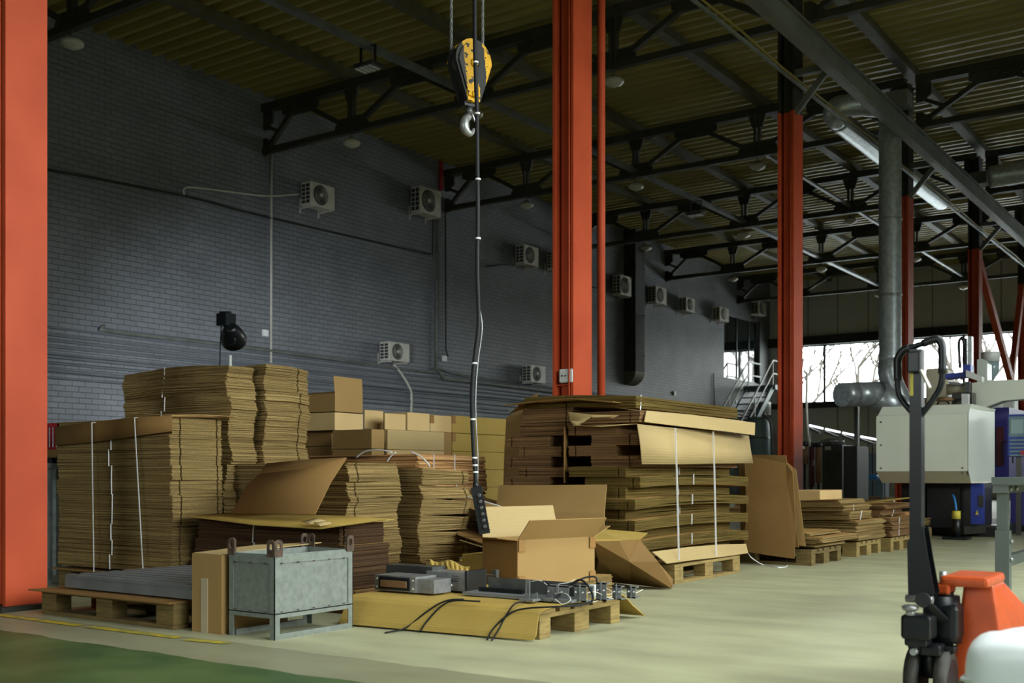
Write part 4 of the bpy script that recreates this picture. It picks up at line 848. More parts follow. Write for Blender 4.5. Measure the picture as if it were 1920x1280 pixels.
xr = PY(1030, 1110, 4.78).x
for i, (dx_, dy_, l_, h_) in enumerate(((0, 0, .13, .075), (.15, .02, .07, .08), (.22, .12, .06, .09), (.27, .2, .05, .07), (.30, .30, .05, .06))):
    MB().box((xr+dx_, 4.76+dy_, ZB), (xr+dx_+l_, 4.765+dy_, ZB+h_)).box((xr+dx_, 4.76+dy_, ZB), (xr+dx_+l_, 4.82+dy_, ZB+.006)).box((xr+dx_, 4.76+dy_, ZB+h_-.006), (xr+dx_+l_, 4.80+dy_, ZB+h_)).box((xr+dx_+l_*.45, 4.752+dy_, ZB), (xr+dx_+l_*.55, 4.76+dy_, ZB+h_+.01)).build('profile_piece', 'grey_profile', t)
    for q in range(2): MB().lathe((xr+dx_+.02+q*l_*.6, 4.75+dy_, ZB+h_*.6), [(.004, 0), (.007, -.004), (.003, -.02)], 8, (0, 1, 0)).build('screw', 'steel', t)
t = thing('cable_reel_block', tuple(PY(1115, 1110, 5.1)), 'small white terminal block among the loose wires', 'terminal block')
a = PY(1112, 1112, 4.95); MB().cbox((a.x-.02, 4.93, ZB), (a.x+.02, 4.97, ZB+.07), .004).build('housing', 'white_plastic', t); MB().box((a.x-.012, 4.928, ZB+.03), (a.x+.012, 4.931, ZB+.06)).build('label', 'screen_glass', t)
def FB(x, y):                                    # point lying on the draped board, or on the floor before it
    p = G(x, y, .172); f = (p.x+4.18)/1.2
    if p.y > 4.53-.09*(1-f): return p
    Yq = 4.46
    for _ in range(8):
        p = PY(x, y, Yq); f = (p.x+4.18)/1.2; Yq = 4.44-.09*(1-f)+max(0, min(p.z, .16))/.12*.065-.014
    return p if p.z > .012 else G(x, y, .006)
def cable(px, Y, r, m, lab, nm='loose_cable', cat='cable', fl=None):
    P = []
    for i, q in enumerate(px):
        Yq = Y if len(q) == 2 else q[2]; p = PY(q[0], q[1], Yq)
        if Yq <= 4.66: p = FB(q[0], q[1])
        P.append(p)
    return tag(MB().tube(smooth_path(P, 5), r, 7).build(nm, m), lab, cat)
K = 'black_cable'
cable([(870, 1123, 4.63), (845, 1124, 4.56), (822, 1132, 4.46), (795, 1150, 4.38), (760, 1177, 4.36), (722, 1186, 4.33)], 4.5, .0045, K, 'longest black cable bending over the board front down to the floor at left')
cable([(900, 1127, 4.63), (850, 1126, 4.55), (825, 1138, 4.45), (800, 1165, 4.38), (787, 1184, 4.35)], 4.5, .0045, K, 'black cable ending with bare wires, just right of the longest one')
cable([(1090, 1135, 4.66), (1040, 1137, 4.6), (975, 1142, 4.54), (945, 1158, 4.48), (922, 1182, 4.44), (914, 1198, 4.42)], 4.5, .0045, K, 'black cable crossing down the board front, left of the crossing pair')
cable([(985, 1128, 4.64), (965, 1132, 4.57), (948, 1155, 4.47), (935, 1180, 4.44), (922, 1200, 4.42)], 4.5, .0045, K, 'black cable crossing down the board front, right of the crossing pair')
cable([(990, 1120, 4.72), (1000, 1100, 4.75), (1020, 1090, 4.8), (1030, 1096, 4.85)], 4.7, .0045, K, 'short black cable arching over the grey bracket')
cable([(1035, 1128, 4.72), (1060, 1105, 4.78), (1085, 1087, 4.8), (1100, 1095, 4.8), (1111, 1115, 4.78), (1105, 1130, 4.72), (1060, 1136, 4.66)], 4.7, .006, K, 'thick black cable loop over the loose wires')
cable([(1060, 1105, 4.86), (1090, 1085, 4.95), (1115, 1081, 5.0), (1120, 1092, 5.0)], 4.9, .005, K, 'rear black cable loop before the open box')
for i, (px, lb) in enumerate((([(996, 1090, 4.8), (1012, 1088, 4.8), (1028, 1098, 4.8), (1040, 1110, 4.78), (1030, 1128, 4.74)], 'far left'), ([(1035, 1105, 4.78), (1048, 1095, 4.8), (1065, 1092, 4.82), (1078, 1086, 4.84)], 'rising left'), ([(1040, 1112, 4.75), (1060, 1112, 4.76), (1070, 1124, 4.72), (1055, 1132, 4.70), (1040, 1122, 4.70)], 'looping left'),
    ([(1085, 1128, 4.78), (1100, 1112, 4.8), (1118, 1110, 4.85), (1135, 1118, 4.9), (1150, 1122, 4.95)], 'middle'), ([(1122, 1108, 5.0), (1124, 1122, 4.9), (1112, 1128, 4.85), (1095, 1120, 4.82)], 'hooked middle'), ([(1133, 1101, 5.1), (1146, 1108, 5.1), (1148, 1116, 5.05), (1155, 1122, 5.0)], 'right bent'), ([(1148, 1110, 5.1), (1162, 1108, 5.15), (1175, 1112, 5.15), (1190, 1112, 5.15), (1205, 1105, 5.2)], 'longest, reaching right'), ([(1110, 1118, 4.9), (1130, 1115, 5.0), (1150, 1114, 5.05), (1140, 1124, 5.0)], 'low tangled'))):
    cable(px, 4.8, .0022, 'wire_white', 'thin white loose wire on the front pallet, the %s one' % lb, 'loose_wire', 'wire')
tag(MB().tube(smooth_path([PY(742, 1092, 4.95), PY(752, 1075, 4.98), PY(775, 1064, 5.0), PY(800, 1062, 5.0), PY(815, 1074, 5.0)], 5), .005, 7).build('loose_cable', K), 'black cable arching up behind the steel casing', 'cable')
# torn corrugated strip
rows = []
for i in range(17):
    f = i/16; x = 806+(880-806)*f; yt = 1047+12*f+4*math.sin(f*9); rows.append([PY(x, yt, 5.05), PY(x-1, yt+9, 5.0+.012*(-1)**i), PY(x+(2 if i % 3 else -1), yt+21-4*f, 4.97)])
tag(MB().sheet(rows, .004, False).build('torn_corrugated_strip', 'kraft_olive'), 'torn ribbed cardboard strip curling over the steel casing', 'cardboard scrap')
t = thing('slat_grille', tuple(PY(905, 1085, 5.1)), 'small grille of grey slats left of the open box', 'grille')
for k in range(5): MB().bar(PY(884, 1073+k*4, 5.12), PY(931, 1078+k*4, 5.12), .02, .004).build('slat', 'grey_profile', t)
MB().box((PY(925, 1080, 5.12).x, 5.11, ZB), (PY(932, 1080, 5.12).x, 5.14, ZB+.10)).build('end_plate', 'dark_steel', t)
# flattened cartons and low cartons behind it
bundle(-5.0, -3.72, 5.62, 6.5, .002, .14, 12, 'low pile of flat cartons under the open box', None, m='stack', jit=.01)
# open box
A = Vector((-3.765, 5.45, .145)); d1 = Vector((.17, .61, 0)).normalized(); d2 = Vector((-.963, .268, 0)); Lb_, Wb_, Hb_ = .635, .34, .275; up = Vector((0, 0, 1))
t = thing('cardboard_box', tuple(A), 'open brown box with raised flaps on the front pallet', 'cardboard box')
def pan(p, u, v, m='kraft_h', nm='side', th=.006): MB().sheet([[p, p+u], [p+v, p+u+v]], th, False).build(nm, m, t)
pan(A, d1*Lb_, up*Hb_, nm='side_panel', m='kraft'); pan(A+d2*Wb_, d1*Lb_, up*Hb_, nm='side_panel', m='kraft'); pan(A, d2*Wb_, up*Hb_, nm='end_panel', m='kraft_brown'); pan(A+d1*Lb_, d2*Wb_, up*Hb_, nm='end_panel', m='kraft'); pan(A, d1*Lb_, d2*Wb_, nm='bottom_panel', m='kraft')
T_ = A+up*Hb_
fl = [PY(991, 1000, T_.y-.02), None]
MB().sheet([[T_, T_+d1*Lb_], [T_-d2*.11+up*.12+d1*.0, T_+d1*Lb_-d2*.11+up*.12]], .005, False).build('flap', 'kraft', t)
MB().sheet([[T_+d2*Wb_, T_+d1*Lb_+d2*Wb_], [T_+d2*(Wb_+.06)+up*.19, T_+d1*Lb_+d2*(Wb_+.06)+up*.19]], .005, False).build('flap', 'kraft_light', t)
MB().sheet([[T_, T_+d2*Wb_], [T_-d1*.16+up*.02, T_-d1*.16+d2*Wb_+up*.015]], .005, False).build('flap', 'kraft_brown', t)
MB().sheet([[T_+d1*Lb_, T_+d1*Lb_+d2*Wb_], [T_+d1*(Lb_+.14)+up*.06, T_+d1*(Lb_+.14)+d2*Wb_+up*.05]], .005, False).build('flap', 'kraft', t)
for s_, e_ in ((0, .05), (Lb_-.05, Lb_)):
    MB().sheet([[A+d1*s_-d2*.009+up*(Hb_-.07), A+d1*e_-d2*.009+up*(Hb_-.07)], [T_+d1*s_-d2*.009, T_+d1*e_-d2*.009]], .001, False).build('tape', 'tape', t)
    MB().sheet([[A+d1*s_-d2*.009, A+d1*e_-d2*.009], [A+d1*s_-d2*.009+up*.06, A+d1*e_-d2*.009+up*.06]], .001, False).build('tape', 'tape', t)
# folded board like a lean-to
rA = [PY(1060, 990, 6.75), PY(1120, 992, 6.9), PY(1214, 1000, 7.02)]
rB = [PY(1112, 1013, 6.2), PY(1160, 1013, 6.5), PY(1198, 1012, 6.86)]
rD = [G(1114, 1086, .012), G(1185, 1094, .012), G(1260, 1102, .012)]
rC = [a.lerp(b, .42)+Vector((.04, 0, -.01)) for a, b in zip(rB, rD)]
t = thing('folded_board', tuple(rD[1]), 'folded ochre board leaning like a roof between the open box and the big stack', 'cardboard sheet')
MB().sheet([rA, rB], .006, False).build('top_panel', 'kraft_olive', t); MB().sheet([rB, rC], .006, False).build('upper_panel', 'kraft_dark', t); MB().sheet([rC, rD], .006, False).build('lower_panel', 'kraft_dark', t)
MB().sheet([[rB[2], rC[2]], [G(1262, 1086, .05), G(1261, 1101, .01)]], .006, False).build('side_flap', 'kraft_brown', t)
# large board leaning on the big stack, left part
tag(MB().sheet([[PY(936, 910, 7.06), PY(1035, 910, 7.06), PY(1138, 909, 7.06)], [PY(930, 960, 6.9), PY(1032, 960, 6.9), PY(1134, 962, 6.9)], [PY(924, 1040, 6.75), PY(1030, 1045, 6.75), PY(1132, 1045, 6.75)]], .006, False).build('leaning_board', 'kraft'), 'wide tan board leaning on the dark left side of the big stack', 'cardboard sheet')
tag(MB().sheet([[PY(938, 955, 6.62), PY(962, 956, 6.6), PY(985, 972, 6.6), PY(1000, 968, 6.62)], [PY(933, 990, 6.58), PY(960, 992, 6.57), PY(985, 990, 6.57), PY(1003, 992, 6.6)]], .005, False).build('cardboard_sheet', 'kraft_brown'), 'small board before the wide tan leaning board', 'cardboard sheet')
# curling boards right of the wavy stacks
cb = [[PY(x, y, Y) for x, y, Y in r] for r in ([(846, 923, 7.2), (880, 926, 7.2), (915, 935, 7.2), (950, 945, 7.2), (975, 960, 7.15), (984, 980, 7.0)], [(848, 935, 6.8), (880, 942, 6.8), (912, 950, 6.75), (942, 956, 6.7), (965, 965, 6.65), (980, 984, 6.6)], [(850, 944, 6.45), (880, 953, 6.4), (908, 962, 6.35), (935, 966, 6.35), (958, 972, 6.35), (975, 990, 6.3)])]
tag(MB().sheet(cb, .005).build('cardboard_sheet', 'kraft'), 'curling pale board drooping right of the wavy stacks', 'cardboard sheet')
tag(MB().tube(smooth_path([PY(856, 925, 6.4), PY(900, 938, 6.3), PY(940, 950, 6.25), PY(965, 963, 6.2), PY(978, 985, 6.2)], 5), .005, 6).build('packing_cord', 'strap_white'), 'white cord lying along the curling pale board', 'cord')
tag(MB().sheet([[PY(855, 985, 6.6), PY(900, 1000, 6.6), PY(930, 1010, 6.6)], [PY(858, 1003, 6.2), PY(900, 1018, 6.15), PY(935, 1026, 6.15)]], .005, False).build('cardboard_sheet', 'kraft_brown'), 'brown board sloping down behind the hanging control', 'cardboard sheet')
tag(MB().sheet([[PY(860, 1010, 6.5), PY(890, 1018, 6.5), PY(930, 1024, 6.5)], [PY(862, 1013, 6.1), PY(900, 1025, 6.05), PY(940, 1036, 6.05)]], .005, False).build('cardboard_sheet', 'kraft_light'), 'pale board under the brown sloping board left of the open box', 'cardboard sheet')
pxbox(866, 905, 960, 1040, 1078, 5.72, 'low olive carton left of the open box', None, base=.143, m='kraft_olive')
pxbox(820, 862, 900, 1046, 1076, 6.52, 'olive carton half behind the right wavy stack', None, base=.002, m='kraft_olive')
tag(MB().tube(smooth_path([PY(862, 1046, 6.0), PY(885, 1038, 5.95), PY(905, 1036, 5.9), PY(925, 1037, 5.85)], 5), .004, 6).build('packing_cord', 'strap_white'), 'white cord arching left of the open box', 'cord')
tag(MB().sheet([[PY(985, 748, 7.3), PY(1010, 737, 7.3)], [PY(955, 775, 7.4), PY(1000, 760, 7.4)]], .004, False).build('cardboard_scrap', 'kraft'), 'pointed board corner sticking up left of the top of the big stack', 'cardboard sheet')
tag(MB().sheet([[PY(950, 782, 7.9), PY(988, 762, 7.9)], [PY(946, 850, 7.85), PY(990, 850, 7.85)], [Vector((PY(946, 915, 7.8).x, 7.75, .01)), Vector((PY(990, 915, 7.8).x, 7.75, .01))]], .005, False).build('leaning_board', 'kraft'), 'tan board upright in the gap between cartons and the big stack', 'cardboard sheet')
# ================= LEFT EDGE OBJECTS =================
t = thing('steel_bench', (-7.6, 4.85, 0), 'galvanised bench half hidden behind the left column', 'bench')
px_ = PY(90, 1000, 4.75)
MB().box((px_.x-.025, 4.73, 0), (px_.x+.025, 4.77, .86)).build('leg', 'galvanised', t); MB().box((px_.x-.7, 4.7, .86), (px_.x+.04, 5.3, .90)).build('bench_top', 'galvanised', t); MB().box((px_.x-.65, 5.2, 0), (px_.x-.6, 5.25, .86)).build('leg', 'galvanised', t)
MB().box((px_.x-.025, 5.22, 0), (px_.x+.025, 5.26, .86)).build('leg', 'galvanised', t)
tag(MB().cbox((px_.x-.3, 4.74, .90), (px_.x+.05, 5.0, .94), .008).build('black_tray', 'black_plastic'), 'black tray lying on the bench behind the left column', 'tray')
tag(MB().box((px_.x-.3, 4.8, .942), (px_.x+.03, 5.0, 1.0)).build('cardboard_box', 'kraft_dark'), 'small brown carton on the black tray behind the left column', 'cardboard box')
t = thing('red_crate', (px_.x-.1, 4.9, 1.0), 'red slatted plastic crate peeking out right of the left column', 'crate')
cr = MB(); x0, x1, y0, y1, z0, z1 = px_.x-.35, px_.x+.06, 4.8, 5.05, 1.0, 1.2
cr.box((x0, y0, z1-.03), (x1, y0+.02, z1)).box((x1-.02, y0, z1-.03), (x1, y1, z1)).box((x0, y0, z0), (x1, y1, z0+.02))
cr.build('rim', 'red_plastic', t)
sl = MB()
for k in range(9): sl.box((x0+.02+k*.045, y0+.004, z0), (x0+.035+k*.045, y0+.014, z1-.02))
for k in range(5): sl.box((x1-.014, y0+.02+k*.05, z0), (x1-.004, y0+.035+k*.05, z1-.02))
sl.build('slats', 'red_plastic', t)
for i in range(5): tag(MB().cbox((px_.x+.05, 5.35, .002+i*.17), (px_.x+.4, 5.7, .168+i*.17), .004).build('cardboard_box', 'kraft_dark'), 'dark carton in the column left of the tall banded stack, %s from the floor' % ['first', 'second', 'third', 'fourth', 'fifth'][i], 'cardboard box', 'dark cartons left of the banded stack')
# lamp on a stand behind the stacks
t = thing('studio_light', (-9.29, 8.0, 0), 'black studio lamp on a pale stand above the left stacks', 'lamp')
MB().tube([(-9.29, 8, .1), (-9.29, 8, 2.1)], .017, 10).build('stand_pole', 'white_plastic', t)
for k in range(3):
    a_ = k*2.09+.4; MB().tube([(-9.29, 8, .5), (-9.29+.5*math.cos(a_), 8+.5*math.sin(a_), .015)], .012, 8).build('leg', 'white_plastic', t)
MB().tube([PY(421, 632, 8), PY(422, 643, 8), PY(432, 646, 8), PY(440, 643, 8), PY(441, 622, 8)], .014, 8).build('yoke', 'black_plastic', t)
a = PY(422, 592, 7.95); b = PY(429, 616, 8.0); c = PY(437, 628, 8.06)
MB().bar(PY(424, 588, 7.95), PY(424, 611, 7.95), .15, .14, up=(0, 1, 0)).build('lamp_body', 'black_enamel', t)
MB().bar(PY(413, 588, 7.95), PY(432, 588, 7.95), .03, .05).build('handle', 'black_plastic', t)
hd = Vector((-.55, .7, -.45)).normalized(); hc = PY(434, 622, 8.0)
MB().lathe(hc-hd*.1, [(.05, 0), (.07, .03), (.11, .12), (.14, .26), (.135, .26), (.1, .12)], 24, hd).build('reflector', 'black_enamel', t)
MB().tube([PY(428, 606, 7.98), PY(432, 616, 8.0), PY(434, 622, 8.0)], .06, 12).build('lamp_neck', 'black_plastic', t)
MB().lathe(hc-hd*.02, [(.085, 0), (.085, .012)], 24, hd).build('glow_ring', 'lamp_glow', t)
MB().tube(smooth_path([PY(415, 610, 7.95), PY(413, 650, 8.0), PY(412, 690, 8.05)], 4), .006, 6).build('power_lead', 'black_cable', t)
sd = bpy.data.lights.new('studio_lamp_light', 'SPOT'); sd.energy = 2300; sd.spot_size = 1.05; sd.spot_blend = 1; sd.color = (.82, .9, 1); sd.shadow_soft_size = .12
so = bpy.data.objects.new('studio_lamp_light', sd); sc.collection.objects.link(so); so.location = hc+hd*.34; so.rotation_euler = (PX(500, 830, WL)-so.location).to_track_quat('-Z', 'Y').to_euler()
# ================= HOOK BLOCK AND HANGING CONTROL =================
def stripes():
    m = mat('hook_paint', 'dba400', 'b8890a', rough=.55, spec=.3, scale=9)
    N = m.node_tree.nodes; L = m.node_tree.links; b = N['Principled BSDF']; src = b.inputs['Base Color'].links[0].from_socket
    tc_ = N.new('ShaderNodeTexCoord'); g = [q for q in N if q.bl_idname == 'ShaderNodeNewGeometry'][0]
    dt = N.new('ShaderNodeVectorMath'); dt.operation = 'DOT_PRODUCT'; L.new(tc_.outputs['Object'], dt.inputs[0]); uu = U_; dt.inputs[1].default_value = (uu.x, uu.y, .12)
    nz = N.new('ShaderNodeTexNoise'); nz.inputs['Scale'].default_value = 22; nz.inputs['Detail'].default_value = 8; L.new(g.outputs['Position'], nz.inputs[0])
    ad = N.new('ShaderNodeMath'); ad.operation = 'MULTIPLY_ADD'; ad.inputs[1].default_value = .05; L.new(nz.outputs[0], ad.inputs[0]); L.new(dt.outputs['Value'], ad.inputs[2])
    pp = N.new('ShaderNodeMath'); pp.operation = 'PINGPONG'; pp.inputs[1].default_value = .075; L.new(ad.outputs[0], pp.inputs[0])
    lt = N.new('ShaderNodeMath'); lt.operation = 'GREATER_THAN'; lt.inputs[1].default_value = .043; L.new(pp.outputs[0], lt.inputs[0])
    wr = N.new('ShaderNodeMath'); wr.operation = 'GREATER_THAN'; wr.inputs[1].default_value = .57; L.new(nz.outputs[0], wr.inputs[0])
    mx_ = N.new('ShaderNodeMath'); mx_.operation = 'MAXIMUM'; L.new(lt.outputs[0], mx_.inputs[0]); L.new(wr.outputs[0], mx_.inputs[1])
    x_ = N.new('ShaderNodeMix'); x_.data_type = 'RGBA'; L.new(mx_.outputs[0], x_.inputs[0]); L.new(src, x_.inputs[6]); x_.inputs[7].default_value = lin('22231f'); L.new(x_.outputs[2], b.inputs['Base Color'])
fw3 = Vector((FW[0], FW[1], 0)); rt3 = Vector((RT[0], RT[1], 0))
Nn = (-fw3*.84+rt3*.54).normalized(); U_ = (rt3*.84+fw3*.54).normalized()
stripes()
HC = PZ(880, 138, 7.0)
t = thing('hook_block', tuple(HC), 'black and yellow striped crane hook block hanging from two steel ropes', 'crane hook')
def tear(s=1., n=28):
    pts = []
    for k in range(n):
        a = 2*math.pi*k/n; c_, s_ = math.cos(a), math.sin(a)
        if s_ >= -.1: x, z = .132*c_, .055+.148*s_
        else: f = (-s_-.1)/.9; x, z = (.132*(1-f)+.045*f)*(c_/max(.2, abs(c_)) if abs(c_) > .2 else c_*5), .055-.25*f
        pts.append((x*s, .0+(z)*s))
    return pts
for off, th in ((.028, .03), (-.058, .03)):
    ck = MB().prism([HC+U_*x+up*z+Nn*off for x, z in tear()], Nn*th)
    ck.build('cheek_plate', 'hook_paint', t)
MB().prism([HC+U_*x+up*z+Nn*.058 for x, z in tear(.86)], Nn*.012).build('outer_plate', 'hook_paint', t)
MB().lathe(HC+up*.06-Nn*.026, [(.118, 0), (.10, .012), (.10, .04), (.118, .052)], 28, Nn).build('sheave', 'dark_steel', t)
MB().prism([HC+U_*x+up*z-Nn*.03 for x, z in [(-.105, .0), (.105, .0), (.06, -.13), (-.06, -.13)]], Nn*.06).build('edge_band', 'hook_paint', t)
MB().prism([HC+U_*x+up*z-Nn*.05 for x, z in [(-.062, -.12), (.05, -.12), (.045, -.215), (-.05, -.215)]], Nn*.08).build('spacer', 'black_enamel', t)
MB().lathe(HC+up*.045+Nn*.07, [(.03, 0), (.03, .008), (.012, .012)], 18, Nn).build('axle_cap', 'hook_paint', t)
MB().lathe(HC+up*-.15+Nn*.07, [(.022, 0), (.022, .006), (.010, .01)], 16, Nn).build('bolt_cap', 'hook_paint', t)
fc_ = bpy.data.curves.new('capacity_marking', 'FONT'); fc_.body = '3.2'; fc_.size = .055; fc_.extrude = .0008; fc_.align_x = 'CENTER'; fc_.materials.append(M('black_plastic'))
fo = bpy.data.objects.new('capacity_marking', fc_); sc.collection.objects.link(fo); me_ = bpy.data.meshes.new_from_object(fo); bpy.data.objects.remove(fo); me_.materials.clear(); me_.materials.append(M('black_plastic')); fo = bpy.data.objects.new('capacity_marking', me_); sc.collection.objects.link(fo); fo.parent = t
fo.location = up*-.08+Nn*.0715; mx3 = Matrix((U_, up, Nn)).transposed(); fo.rotation_euler = mx3.to_euler()
hk = HC+up*-.2-U_*.0
MB().tube([hk, hk+up*-.07], .022, 14).build('hook_shank', 'dark_steel', t)
arc = [hk+up*-.06]
for k in range(15):
    a = math.radians(105+k*17); arc.append(hk+up*(-.128)+U_*(.036*math.cos(a))+up*(.05*math.sin(a)))
MB().tube(arc, [.021]+[.021+.010*math.sin(min(1, k/9)*math.pi*.9) if k < 11 else .02-.003*(k-10) for k in range(15)], 14).build('hook', 'steel', t)
MB().bar(hk+up*-.055+U_*.02, hk+up*-.10+U_*.045, .012, .006).build('safety_latch', 'galvanised', t)
for i, (px_x, lb) in enumerate(((846, 'left'), (905, 'right'))):
    p = PZ(px_x, 100, 7.0); q = Vector((p.x, p.y, ZC+.05)); mb = MB(); n_ = 60
    mb.tube([p, q], .0085, 8)
    for h_ in range(3): mb.tube([p.lerp(q, k/400)+(rt3*math.cos(k*.55+h_*2.09)+fw3*math.sin(k*.55+h_*2.09))*.006 for k in range(401)], .005, 5)
    tag(mb.build('wire_rope', 'rope_steel'), '%s twisted steel rope holding the hook block' % lb, 'rope')
# pendant control
ZP = 6.3
path = [(889, -700), (890, -150), (890, 20), (891, 110), (894, 200), (895, 300), (896, 400), (895, 500), (897, 570), (897, 615), (889, 680), (885, 740), (886, 800), (889, 860), (893, 912)]
t = thing('pendant_control', tuple(PZ(905, 1000, ZP)), 'black push-button crane control hanging on a long cable', 'crane control')
MB().tube(smooth_path([PZ(x, y, ZP) for x, y in path], 6), .0125, 10).build('cable', 'black_cable', t)
MB().tube(smooth_path([PZ(x+(7 if y > 600 and y < 900 else 2), y, ZP) for x, y in path], 6), .0035, 6).build('support_wire', 'steel', t)
for y in (117, 213, 336, 447, 681, 786, 858, 872, 885):
    xs2 = [b_[0]+(a_[0]-b_[0])*(y-b_[1])/(a_[1]-b_[1]) for a_, b_ in zip(path[1:], path) if b_[1] <= y <= a_[1]][0]
    p = PZ(xs2+1, y, ZP); MB().tube([p-up*.005, p+up*.005], .016, 10).build('cable_tie', 'strap_white', t)
pa = PZ(893, 912, ZP); pb = PZ(909, 1000, ZP); dd = (pb-pa).normalized()
hs = MB().bar(pa, pb, .062, .055, up=-fw3).build('housing', 'black_plastic', t)
MB().tube([pa-dd*.03, pa+dd*.01], [.014, .022], 12).build('cable_gland', 'black_plastic', t)
side = rt3*.35-fw3*.94
for k in range(6):
    c_ = pa+dd*(.05+k*.036); MB().lathe(c_+rt3*.008-fw3*.026, [(.012, 0), (.012, .012), (.008, .016)], 12, -fw3).build('push_button', 'dark_steel', hs)
    MB().bar(c_+dd*.018-fw3*.029-rt3*.028, c_+dd*.018-fw3*.029+rt3*.034, .004, .006).build('rib', 'black_plastic', hs)
# ================= PALLET TRUCK =================
J = PZ(1748, 1000, 3.9); jx, jy = J.x, J.y
t = thing('pallet_truck', (jx, jy, 0), 'orange and black hand pallet truck in the right foreground', 'pallet truck')
for s in (-1, 1):
    wl = MB().lathe((jx+s*.05-.022, jy-.02, .1), [(.055, 0), (.1, .003), (.1, .041), (.055, .044)], 28, (1, 0, 0)).build('steer_wheel', 'rubber', t)
    MB().lathe((jx+s*.05-.024, jy-.02, .1), [(.07, 0), (.072, .002), (.072, .046), (.07, .048)], 24, (1, 0, 0)).build('wheel_hub', 'machine_dark', wl)
MB().cbox((jx-.02, jy-.10, .185), (jx+.05, jy+.10, .225), .01).cbox((jx-.075, jy-.04, .19), (jx+.085, jy+.02, .215), .008).tube([(jx, jy-.02, .1), (jx, jy-.02, .22)], .03, 14).build('axle_bracket', 'black_enamel', t)
MB().lathe((jx-.03, jy-.09, .2), [(.012, -.02), (.012, -.045)], 10, (0, 1, 0)).build('bolt', 'steel', t)
MB().tube([(jx+.03, jy+.03, .22), (jx+.03, jy+.03, .385)], [.062, .055], 20).cbox((jx-.03, jy-.03, .225), (jx+.09, jy+.09, .36), .02).build('pump_body', 'black_enamel', t)
MB().tube([(jx+.03, jy+.03, .38), (jx+.03, jy+.03, .47)], .014, 12).build('piston_rod', 'steel', t)
MB().tube([(jx+.03, jy+.03, .38), (jx+.03, jy+.03, .40)], .035, 16).build('collar', 'black_plastic', t)
hp = PZ(1720, 1100, 3.82); hx, hy = hp.x, hp.y
MB().cbox((hx-.045, hy-.05, .245), (hx+.055, hy+.05, .33), .012).cbox((hx-.035, hy-.04, .222), (hx+.04, hy+.04, .25), .008).build('handle_base', 'black_enamel', t)
MB().lathe((hx-.012, hy-.045, .345), [(.022, 0), (.028, .006), (.028, .014), (.018, .02)], 16).lathe((hx-.012, hy-.045, .33), [(.015, 0), (.015, .016)], 12).build('adjuster_knob', 'steel', t)
def hpx(x, y): return PY(x, y, hy)
for dy_ in (-.035, .03): MB().prism([Vector((p.x, hy+dy_, p.z)) for p in (hpx(1706, 1015), hpx(1716, 1000), hpx(1736, 985), hpx(1744, 1040), hpx(1757, 1110), hpx(1745, 1128), hpx(1708, 1118))], (0, .006, 0)).build('cheek_plate', 'black_enamel', t)
MB().box((hx-.021, hy-.022, .40), (hx+.019, hy+.022, hpx(1720, 655).z)).build('shaft', 'black_enamel', t)
MB().box((hx-.0225, hy-.018, hpx(1720, 742).z), (hx-.021, hy+.018, hpx(1720, 662).z)).build('warning_label', 'label_yellow', t)
MB().box((hx-.019, hy-.0235, hpx(1720, 742).z), (hx-.008, hy-.022, hpx(1720, 662).z)).build('warning_label', 'label_yellow', t)
loop = [(1717, 780), (1706, 768), (1690, 748), (1684, 730), (1683, 695), (1684, 672), (1693, 657), (1715, 649), (1740, 641), (1754, 636), (1763, 640), (1767, 655), (1767, 700), (1763, 725), (1750, 748), (1732, 772), (1724, 782)]
lp = [hpx(*q) for q in loop]
MB().tube(smooth_path(lp, 5), .0105, 12).build('handle_loop', 'black_enamel', t)
MB().tube(smooth_path([hpx(*q) for q in ((1683, 714), (1683, 690), (1684, 672), (1693, 658), (1705, 652))], 5), .0145, 12).build('grip', 'black_plastic', t)
MB().tube(smooth_path([hpx(*q) for q in ((1730, 644), (1754, 636), (1763, 640), (1767, 655), (1767, 700))], 5), .0145, 12).build('grip', 'black_plastic', t)
MB().cbox((hx-.024, hy-.045, hpx(1720, 700).z), (hx+.020, hy-.025, hpx(1720, 660).z), .006).build('valve_block', 'black_plastic', t)
MB().bar(PY(1727, 694, hy-.05), PY(1743, 727, hy-.07), .012, .008).build('release_lever', 'ac_white', t)
a = Vector((jx-.02, jy-.055, .385)); MB().tube([(hx-.03, hy-.03, .385), (hx+.06, hy-.03, .385)], .013, 12).build('pivot_pin', 'steel', t)
MB().bar((hx+.03, hy-.045, .385), (jx+.05, jy-.03, .30), .03, .012, up=(0, 1, 0)).build('link_arm', 'black_enamel', t)
MB().lathe((hx+.032, hy-.055, .385), [(.026, 0), (.026, .012)], 18, (0, 1, 0)).build('roller', 'black_plastic', t)
# orange frame
yf = jy+.09
F = lambda x, y: PY(x, y, yf)
c0, c1_, c2_, c3_ = F(1806, 1096), F(1862, 1094), F(1864, 1300), F(1783, 1300)
bk = .17
tops = [Vector((c0.x, yf, c0.z)), Vector((c1_.x, yf, c1_.z)), Vector((c1_.x, yf+bk, c1_.z)), Vector((c0.x, yf+bk, c1_.z))]
bot = [Vector((c3_.x, yf-.01, .08)), Vector((c2_.x+.05, yf-.01, .08)), Vector((c2_.x+.12, yf+.85, .08)), Vector((c3_.x, yf+.85, .08))]
fr = MB().poly(tops+bot, [(0, 3, 2, 1), (4, 5, 6, 7), (0, 1, 5, 4), (1, 2, 6, 5), (2, 3, 7, 6), (3, 0, 4, 7)])
fro = fr.build('chassis', 'jack_orange', t); bv = fro.modifiers.new('bevel', 'BEVEL'); bv.width = .012; bv.segments = 3
p = PY(1766, 1085, yf-.06)
MB().cbox((p.x, yf-.10, tops[0].z-.0), (c1_.x+.006, yf+bk+.01, tops[0].z+.038), .014).build('head_plate', 'jack_orange', t)
